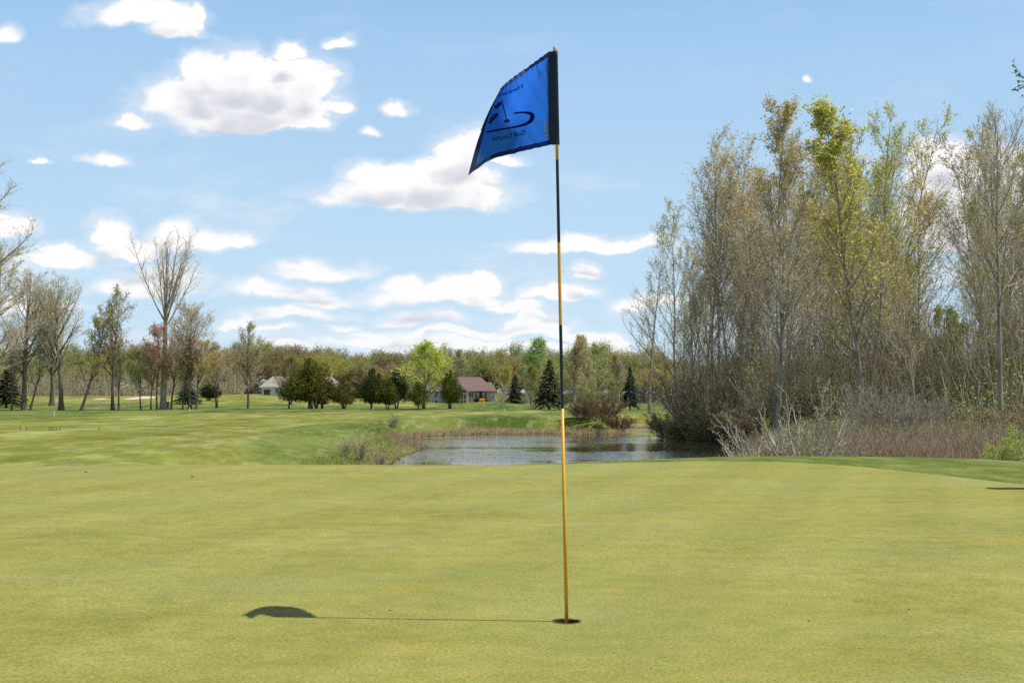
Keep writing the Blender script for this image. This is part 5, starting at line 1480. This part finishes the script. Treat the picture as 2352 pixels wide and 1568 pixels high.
# main block
MB().box((X2(235), 0, -0.6), (X2(1700), 10, ze2)).build('wall', m_beige, h2)
mb = MB(); mb.box((X2(1515), -0.05, -0.6), (X2(1700), 0.0, Z2(882))); mb.box((X2(1110), -0.05, -0.6), (X2(1290), 0.0, Z2(900))); mb.box((X2(232), -0.05, -0.6), (X2(470), 0.0, Z2(885)))
mb.build('stone_base', m_stone, h2)
ymid = 5.0
XL = X2(590)
slabs('side_roof', [((X2(235)-0.4,-0.5,ze2-0.03),(XL+0.5,-0.5,ze2-0.03),(XL+0.5,ymid,zr2-1.3),(X2(235)+1.2,ymid,zr2-1.3)), ((XL+0.5,10.4,ze2-0.03),(X2(235)-0.4,10.4,ze2-0.03),(X2(235)+1.2,ymid,zr2-1.3),(XL+0.5,ymid,zr2-1.3)), ((X2(235)-0.4,10.4,ze2-0.03),(X2(235)-0.4,-0.5,ze2-0.03),(X2(235)+1.2,ymid,zr2-1.3),(X2(235)+1.2,ymid,zr2-1.299))], 0.12, m_roof2, h2)
slabs('roof', [((XL-0.4,-0.54,ze2),(X2(1740),-0.54,ze2),(X2(1380),ymid,zr2),(XL+2.2,ymid,zr2)),
               ((X2(1740),10.5,ze2),(XL-0.4,10.5,ze2),(XL+2.2,ymid,zr2),(X2(1380),ymid,zr2)),
               ((X2(1740),-0.5,ze2),(X2(1740),10.5,ze2),(X2(1380),ymid,zr2),(X2(1380),ymid,zr2+.001)),
               ((XL-0.4,10.5,ze2),(XL-0.4,-0.54,ze2),(XL+2.2,ymid,zr2),(XL+2.2,ymid,zr2+.001))], 0.12, m_roof2, h2)
# lower right ridge block
zr3 = Z2(560)
MB().add([(X2(1380),-0.45,ze2+0.02),(X2(1735),-0.45,ze2+0.02),(X2(1625),3.2,zr3),(X2(1380),3.2,zr3),(X2(1380),6.5,ze2+0.02),(X2(1735),6.5,ze2+0.02)],
         [(0,1,2,3),(3,2,5,4),(1,5,2),(0,3,4),(0,4,5,1)]).build('side_roof', m_roof2, h2)
# gable bay with tall windows
bx0, bx1, bz = X2(812), X2(1150), Z2(750); ap = ((bx0+bx1)/2, Z2(597))
mb = MB(); yb_ = -2.2
prf = [(bx0+0.1,-0.6),(bx1-0.1,-0.6),(bx1-0.1,bz),(ap[0],ap[1]-0.10),(bx0+0.1,bz)]
n_ = 5; vs = [(x,yb_,z) for x,z in prf]+[(x,3.0,z) for x,z in prf]
mb.add(vs, [tuple(range(n_)), tuple(range(2*n_-1, n_-1, -1))]+[(i, n_+i, n_+(i+1)%n_, (i+1)%n_) for i in range(n_)])
bay = mb.build('gable_bay', m_beige, h2)
slabs('gable_roof', [((bx1+0.15,yb_-0.5,bz-0.08),(bx1+0.15,4.2,bz-0.08),(ap[0],4.2,ap[1]),(ap[0],yb_-0.5,ap[1])), ((bx0-0.15,4.2,bz-0.08),(bx0-0.15,yb_-0.5,bz-0.08),(ap[0],yb_-0.5,ap[1]),(ap[0],4.2,ap[1]))], 0.14, m_roof2, h2)
mb = MB()
for sgn, xe in ((1, bx1+0.15), (-1, bx0-0.15)):
    a_, c_2 = Vector((xe, yb_-0.56, bz-0.10)), Vector((ap[0], yb_-0.56, ap[1]-0.02)); dn = Vector((0,0,-0.20))
    vs = [a_, c_2, c_2+dn, a_+dn]; vs += [q_+Vector((0,0.05,0)) for q_ in vs]
    mb.add(vs, [(0,1,2,3),(7,6,5,4),(0,4,5,1),(1,5,6,2),(2,6,7,3),(3,7,4,0)])
mb.build('barge_board', m_trim, h2)
for c0, c1 in [(905,962),(985,1040),(1055,1105)]:
    window(bay, X2(c0), X2(c1), Z2(1012), Z2(948), yb_-0.03, 2, fw=0.07)
    window(bay, X2(c0), X2(c1), Z2(922), Z2(815), yb_-0.03, 2, fw=0.07)
# arched lights
mb = MB(); mg = MB(); xc, rad = X2(1010), (X2(1105)-X2(915))/2
arc = [(xc+rad*math.cos(math.pi*k/16), Z2(790)+rad*0.78*math.sin(math.pi*k/16)) for k in range(17)]
mg.add([(xc, yb_-0.05, Z2(790))]+[(x,yb_-0.05,z) for x,z in arc], [(0,k+1,k+2) for k in range(16)])
mb.tube([(x,yb_-0.08,z) for x,z in arc], 0.06, 6); mb.box((arc[-1][0], yb_-0.12, Z2(795)-0.05), (arc[0][0], yb_-0.03, Z2(795)+0.05))
for k in (5, 11): mb.tube([(xc,yb_-0.08,Z2(790)),(arc[k][0],yb_-0.08,arc[k][1])], 0.035, 5)
f = mb.build('arched_window', m_trim, bay); mg.build('pane', m_glass, f)
window(h2, X2(1152), X2(1236), Z2(884), Z2(772), -0.10, 3)
window(h2, X2(436), X2(488), Z2(868), Z2(766), -0.03, 2)
MB().box((X2(432),-0.10,-0.3),(X2(470),-0.04,Z2(945))).build('door', simple('teal door', (0.03,0.10,0.10), 0.5), h2)
# porch
MB().box((X2(1292), -0.04, Z2(918)), (X2(1513), 0.02, Z2(762))).build('porch_shade_panel', m_dark, h2)  # flat dark panel stands in for the shade under the covered porch
for c in (1380, 1412, 1500): MB().box((X2(c)-0.06,-1.5,-0.4),(X2(c)+0.06,-1.38,ze2-0.12)).build('porch_post', m_dark, h2)
mb = MB(); mb.box((X2(1292),-1.48,Z2(853)),(X2(1513),-1.42,Z2(846))); mb.box((X2(1292),-1.48,Z2(912)),(X2(1513),-1.42,Z2(906)))
for k in range(14): xk = X2(1292)+(X2(1513)-X2(1292))*k/13; mb.box((xk-0.025,-1.47,Z2(906)),(xk+0.025,-1.43,Z2(853)))
mb.build('railing', m_dark, h2)
MB().box((X2(1292),-1.6,Z2(925)),(X2(1513),-0.06,Z2(913))).build('porch_deck', m_dark, h2)
for k, c in enumerate((1345, 1465)): MB().box((X2(c)-0.35, -0.14, Z2(905)), (X2(c)+0.35, -0.06, Z2(775))).build('porch_door', m_beige, h2)
# dish on the roof
d_ = MB(); n_ = 16
cc = Vector((X2(1300), 0.9, Z2(693))); 
vs = [cc]+[cc+Vector((0.19*math.cos(2*math.pi*k/n_), -0.05, 0.19*math.sin(2*math.pi*k/n_))) for k in range(n_)]
d_.add(vs, [(0,1+k,1+(k+1)%n_) for k in range(n_)]); d_.tube([cc, cc+Vector((0.0,0.15,-0.30))], 0.03, 6)
d_.build('satellite_dish', m_dark, h2)
MB().box((X2(1706),-0.02,-0.6),(X2(1722),3,ze2-0.05)).build('corner_board', m_trim, h2)
# hedge in front: dark clipped bushes with one in yellow flower
def hedge(name, label, cx0, cx1, cy0, col, cat, dy):
    w_ = (cx1-cx0)*v_; h_ = Z2(cy0)-Z2(1010)
    r2 = np.random.default_rng(int(cx0)); n2 = 1500
    tb = Tubes()
    p_ = np.stack([r2.uniform(-w_/2, w_/2, n2), r2.uniform(-0.5, 0.5, n2), r2.uniform(0.0, h_, n2)], -1)
    tb.cards(p_, 0.14, 0.10, unit(n2, r2), unit(n2, r2), 1)
    q_ = np.stack([r2.uniform(-w_/2, w_/2, 24), r2.uniform(-.3,.3,24), np.zeros(24)], -1)
    tb.tubes(march(q_, unit(24, r2)*0.2+[0,0,1.0], np.full(24, h_*0.9), 3, 0.1, 0, r2), taper(np.full(24,0.03), np.full(24,0.01), 3), 3, 0)
    o = link(name, tb.mesh(name), [B_DARK, LEAF]); o.color = (*col, 1)
    xx = float(ox2)+X2((cx0+cx1)/2); o.location = (xx, HY2+dy, float(oz2)+Z2(1010)); tag(o, label, cat)
hedge('clipped_shrub', 'dark clipped shrub below the porch, left of the yellow one', 1275, 1385, 925, (0.04,0.06,0.02), 'shrub', -3.2)
hedge('flowering_shrub', 'shrub covered in yellow flowers before the porch of the brown-roofed house', 1380, 1502, 912, (0.85,0.62,0.05), 'shrub', -3.6)
hedge('clipped_shrub', 'small dark clipped shrub right of the yellow flowering one', 1495, 1540, 925, (0.04,0.06,0.02), 'shrub', -3.2)
hedge('flower_bed_shrub', 'low rusty ground shrub at the stone base beside the maple', 300, 360, 1000, (0.45,0.25,0.12), 'shrub', -3.0)

# --- third house, glimpsed through the left trees
h3 = empty('grey_gabled_house', (float(at(117, 905, 290)[0]), 290.0, float(at(117, 905, 290)[2])))
tag(h3, 'pale gabled house glimpsed through the trees at the far left', 'house')
MB().add([(-3.6,0,-1),(3.6,0,-1),(3.6,0,2.0),(0,0,4.0),(-3.6,0,2.0),(-3.6,8,-1),(3.6,8,-1),(3.6,8,2.0),(0,8,4.0),(-3.6,8,2.0)],
         [(0,1,2,3,4),(9,8,7,6,5),(0,5,6,1),(1,6,7,2),(0,4,9,5)]).build('wall', simple('grey siding', (0.40,0.42,0.42), 0.8), h3)
slabs('roof', [((4.0,-0.4,1.85),(4.0,8.4,1.85),(0,8.4,4.1),(0,-0.4,4.1)), ((-4.0,8.4,1.85),(-4.0,-0.4,1.85),(0,-0.4,4.1),(0,8.4,4.1))], 0.14, m_roof1, h3)
mb = MB()
for xe in (4.0, -4.0):
    a_, c_2 = Vector((xe, -0.46, 1.85)), Vector((0, -0.46, 4.1)); dn = Vector((0,0,-0.28))
    vs = [a_, c_2, c_2+dn, a_+dn]; vs += [q_+Vector((0,0.05,0)) for q_ in vs]
    mb.add(vs, [(0,1,2,3),(7,6,5,4),(0,4,5,1),(1,5,6,2),(2,6,7,3),(3,7,4,0)])
mb.build('barge_board', m_white, h3)
window(h3, -0.6, 0.6, 0.3, 1.6, -0.03, 2, trim=m_white)

# ================================================================== small course furniture
m_stake = simple('white painted stake', (0.80, 0.79, 0.74), 0.6, var=0.1, scale=10)
m_bstake = simple('black rubber stake', (0.02, 0.02, 0.02), 0.6, var=0.2)
def stake(name, px, py, hpx, wpx, mat, label, lean=0.0, group=None, cap=None):
    X, Y = atg(px, py); h_ = hpx/F*Y; w_ = max(wpx/F*Y, 0.02)
    z = float(hz(X, Y)); o = empty(name, (X, Y, z)); tag(o, label, 'stake' if 'stake' in name else 'marker', group)
    mb = MB(); mb.tube([(0,0,-0.05),(lean*h_*0.5,0,h_*0.5),(lean*h_,0,h_*0.97)], [w_/2, w_/2, w_/2*0.95], 8)
    mb.build('shaft', mat, o)
    mb = MB(); mb.tube([(lean*h_*0.97,0,h_*0.97),(lean*h_,0,h_)], [w_/2*0.95, w_/2*0.35], 8); mb.build('tip', cap or mat, o)
    return o
stake('course_stake', 123.5, 958, 15, 2.2, m_stake, 'white course stake in the grass below the twin-trunk tree', 0.05)
stake('course_stake', 855, 941, 7, 2.4, m_stake, 'short white stake leaning by the single-trunked dark cedar', 0.35)
stake('course_stake', 983, 936, 13, 2.0, m_stake, 'tall thin white stake right of the bright maple')
stake('course_stake', 1159, 944, 6, 2.2, m_stake, 'little white stake on the slope below the brown-roofed house')
stake('course_stake', 1414, 944, 6, 2.4, m_stake, 'little white stake left of the lone pointed spruce')
stake('course_stake', 435, 945, 9, 2.0, m_stake, 'small white stake at the feet of the olive-gold tree')
stake('course_stake', 467, 924, 6, 2.0, m_stake, 'distant white stake right of the olive-gold tree')
BG = 'black stakes on the left fairway'
for px, ln, lab in [(48, -0.25, 'leftmost black stake on the left fairway, leaning left'), (61, 0.0, 'upright black stake second from the left on the fairway'), (114, -0.2, 'left-leaning black stake at the start of the close group'),
                (119, -0.1, 'black stake next to the left-leaning one in the close group'), (122, 0.0, 'third black stake of the close group, nearly touching its neighbour'), (129, 0.0, 'upright thin black stake of the close group'), (136, 0.3, 'right-leaning black stake ending the close group'),
                (228, 0.0, 'lone black stake on the fairway right of the close group')]:
    stake('fairway_stake', px, 989 if px > 100 else 987, 8.5, 1.3, m_bstake, lab, ln, group=BG)
# litter bin by the tall bare tree
X, Y = atg(384, 938); b0 = empty('litter_bin', (X, Y, float(hz(X, Y)))); tag(b0, 'dark litter bin at the foot of the tallest bare tree', 'bin')
mb = MB(); mb.tube([(0,0,0),(0,0,0.45),(0,0,0.80)], [0.24,0.27,0.28], 18); mb.build('bin_body', simple('dark plastic', (0.035,0.035,0.045), 0.5), b0, smooth=False)
mb = MB(); mb.tube([(0,0,0.80),(0,0,0.84),(0,0,0.90)], [0.30,0.30,0.22], 18); mb.build('bin_lid', m_dark, b0)
# ball washer and wooden stumps between the cedars
X, Y = atg(722, 940); X = (722-CX)/F*150; Y = 150.0
sb = empty('wooden_tee_bench', (X, Y, float(hz(X, Y)))); tag(sb, 'pair of short wooden posts with pale tops between the cedars', 'posts')
for dx in (-0.30, 0.28): 
    MB().tube([(dx,0,-0.05),(dx,0,0.52)], 0.17, 12).build('post', simple('brown post', (0.16,0.10,0.06), 0.9, bump=0.4), sb)
    MB().tube([(dx,0,0.52),(dx,0,0.58)], [0.19,0.16], 12).build('post_cap', m_trim, sb)
stake('distance_post', 713, 941, 11, 1.2, simple('green metal post', (0.05,0.10,0.04), 0.5), 'thin dark green post beside the pair of wooden posts')
# statue and stones on the lawn
X, Y = atg(646, 921); st_ = empty('garden_ornament', (X, Y, float(hz(X, Y)))); tag(st_, 'pale stone garden ornament on the lawn left of the white house', 'ornament')
mb = MB(); mb.tube([(0,0,0),(0,0,0.12),(0,0,0.16),(0,0,0.5),(0.02,0,0.72),(0.05,0,0.86),(0.03,0,1.0)], [0.30,0.28,0.16,0.14,0.20,0.10,0.05], 12); mb.build('figure', simple('pale stone', (0.50,0.46,0.38), 0.9, bump=0.5), st_, smooth=True)
mb = MB(); mb.tube([(-0.7,0,0),(-0.7,0,0.12),(-0.7,0,0.22)], [0.30,0.28,0.05], 10); mb.build('rock', simple('garden rock', (0.42,0.38,0.32), 0.9), st_)
# yellow marker flag on the far green
X, Y = atg(1331, 957); yf_ = empty('marker_flag', (X, Y, float(hz(X, Y)))); tag(yf_, 'tiny yellow marker flag on the bank right of the flagstick', 'marker flag')
MB().tube([(0,0,-0.05),(0,0,0.62)], 0.012, 6).build('rod', m_stake, yf_)
mb = MB(); mb.add([(0,0,0.60),(0.30,0.03,0.56),(0.27,-0.02,0.38),(0,0,0.36),(0,0.008,0.60),(0.30,0.038,0.56),(0.27,-0.012,0.38),(0,0.008,0.36)],[(0,1,2,3),(7,6,5,4),(0,4,5,1),(1,5,6,2),(2,6,7,3)])
mb.build('cloth', simple('yellow cloth', (0.75,0.55,0.04), 0.7), yf_)

# ---------- tree standing outside the picture on the right; only the tip of one branch reaches in
corner = make_tree('leafy_tree', tree_mesh(601, 11.0, 0.20, twig_r=0.008, leaves=3000, leaf=0.09, limbs=22, t0=0.35, ang=50, br=7, tw=5, limb_l=0.30,
            prof=lambda x: 0.8*(1-x)**0.4+0.2, trop=0.05), B_DARK, B_DARK, leafcol=(0.16,0.24,0.06))
cpos = np.array([15.6, 29.0]); cz = float(hz(cpos[0], cpos[1]))
place(corner, cpos[0], cpos[1], 'tree outside the right edge whose one leafy branch tip shows high in the corner', 'tree', None, s=1.0, col=(0.20,0.29,0.08), rz=0.0)
tgt = at(2340, 172, 29.0)
tb = Tubes(); r = np.random.default_rng(9)
base = np.array([cpos[0], cpos[1], cz+6.6]); t = np.linspace(0,1,8)[:,None]
Pm = (base*(1-t) + tgt*t + np.array([0,0,0.35])*np.sin(t*math.pi)); Pm = Pm[None]
tb.tubes(Pm, taper(np.array([0.07]), np.array([0.008]), 8), 6, 0)
p1, D1, rd, LL, t_, _ = spawn(Pm, taper(np.array([0.05]), np.array([0.008]), 8), np.array([3.5]), 34, 0.3, 1.0, 45, 12, r)
P1 = march(p1, D1, LL*0.10+0.06, 4, 0.15, 0.0, r); tb.tubes(P1, taper(np.full(len(t_),0.008), np.full(len(t_),0.004), 4), 3, 0)
ap = P1[:,1:].reshape(-1,3); k = r.integers(0, len(ap), 420)
tb.cards(ap[k]+r.normal(0,0.02,(420,3)), 0.075*r.uniform(0.6,1.4,420), 0.05, unit(420,r), unit(420,r), 1)
me = tb.mesh('branch'); 
o = link('branch', me, [B_DARK, LEAF]); o.color = (0.14,0.22,0.05,1); o.parent = corner; o.location = (-corner.location.x, -corner.location.y, -corner.location.z)

# ---------- thin saplings between the poplars
Ys = r.uniform(68, 96, 2300); pxs = r.uniform(1535, 2560, 2300); T9 = np.stack([(pxs-CX)/F*Ys, Ys], -1)
T9 = T9[(polysd(T9[:,0], T9[:,1], POND) > 0.8)]
stalks('grove_saplings', 'thin brown saplings and bare twigs filling the lower part of the poplar grove', 'saplings', T9, 6.0, (0.30,0.24,0.17), (0.58,0.48,0.34), 0.017, 0.16, twig=9, green=0.22)

# ---------- crumbs of dead leaf on the green
m_lf = simple('dead leaf', (0.07, 0.045, 0.025), 0.9)
for px, py, sz_, lab in [(442, 1098, 0.035, 'small dark dead leaf on the far left of the green'), (2088, 1420, 0.011, 'dark crumb of leaf on the right of the green'), (896, 1433, 0.010, 'dark crumb just below the flagstick shadow'),
                         (1858, 1434, 0.009, 'tiny brown crumb on the green between flagstick and right edge'), (1995, 1180, 0.012, 'tiny crumb on the far right of the green'), (198, 1090, 0.03, 'dark leaf scrap near the far left rim of the green')]:
    X, Y = atg(px, py); rr2 = random.Random(px); o = MB(); K = 7
    vs = [(0,0,sz_*0.25)]+[(sz_*rr2.uniform(0.5,1)*math.cos(2*math.pi*k/K), sz_*0.7*rr2.uniform(0.5,1)*math.sin(2*math.pi*k/K), sz_*rr2.uniform(0.0,0.35)) for k in range(K)]+[(0,0,0)]
    o.add(vs, [(0,1+k,1+(k+1)%K) for k in range(K)]+[(K+1,1+(k+1)%K,1+k) for k in range(K)])
    tag(o.build('dead_leaf', m_lf, None, (X, Y, float(hz(X, Y))+0.013)), lab, 'leaf')

# ---------- made-up golf bag, added out of view to cast a shadow on the green
gb = empty('shadow_caster_bag', (5.06, 11.85, float(hz(5.06, 11.85))+0.012)); tag(gb, 'made-up dark golf bag added beyond the right edge to cast the shadow on the green', 'added shadow caster')
m_bag = simple('navy bag fabric', (0.03, 0.035, 0.06), 0.7, bump=0.3)
mb = MB(); mb.tube([(0,0,0),(0.0,0,0.05),(0,0,0.45),(0,0,0.80),(0,0,0.86)], [0.11,0.125,0.115,0.125,0.13], 18); mb.build('bag_body', m_bag, gb, smooth=False)
mb = MB(); mb.tube([(0.10,-0.10,0.10),(0.11,-0.12,0.30),(0.10,-0.10,0.50)], [0.05,0.07,0.04], 10); mb.build('pocket', m_bag, gb, smooth=True)
for k, (dx, dy, hh) in enumerate([(0.03,0.02,1.08),(0.06,-0.03,1.02),(0.01,-0.05,1.12),(0.05,0.06,1.00)]):
    mb = MB(); mb.tube([(dx,dy,0.5),(dx*1.4,dy*1.4,hh)], 0.006, 6); mb.tube([(dx*1.4,dy*1.4,hh),(dx*1.4+0.05,dy*1.4,hh+0.035),(dx*1.4+0.08,dy*1.4,hh+0.03)], [0.012,0.022,0.012], 8)
    mb.build('club', simple('brushed steel', (0.5,0.5,0.5), 0.3, metal=0.9), gb)
for sx in (-1, 1):
    MB().tube([(0.02,0.12*0.5,0.70),(0.26,sx*0.22,0.0)], 0.008, 6).build('stand_leg', m_blk, gb)

for px, Y, s_, c_ in [(1985,38,0.42,(0.36,0.44,0.10)),(2110,35,0.36,(0.44,0.46,0.12)),(2190,38,0.5,(0.32,0.40,0.09)),(1690,34,0.30,(0.44,0.50,0.12)),(2240,31,0.34,(0.40,0.46,0.10))]:
    shrub_at(leafy_s, px, Y, 'small fresh green shrub poking out of the brush behind the collar', s_, col=c_, rz=px*0.7, group='small green shrubs in the brush')

scatter_bushes('grove_undergrowth', 'young green-leaved undergrowth between the trunks of the poplar grove', [(1600, 2150, 70, 84, 1.5, 6.0, 900), (2150, 2560, 64, 84, 1.5, 7.0, 800)], (0.44,0.47,0.12), 0, 0.15, 15000, 0.016, B_TWIG)
scatter_bushes('bank_green', 'low fresh green growth at the water edge under the poplar grove', [(1600, 2000, 66, 76, 0.5, 1.6, 300), (1930, 2560, 47, 60, 0.5, 1.7, 500)], (0.36,0.42,0.10), 0, 0.10, 5200, 0.010, B_TWIG)
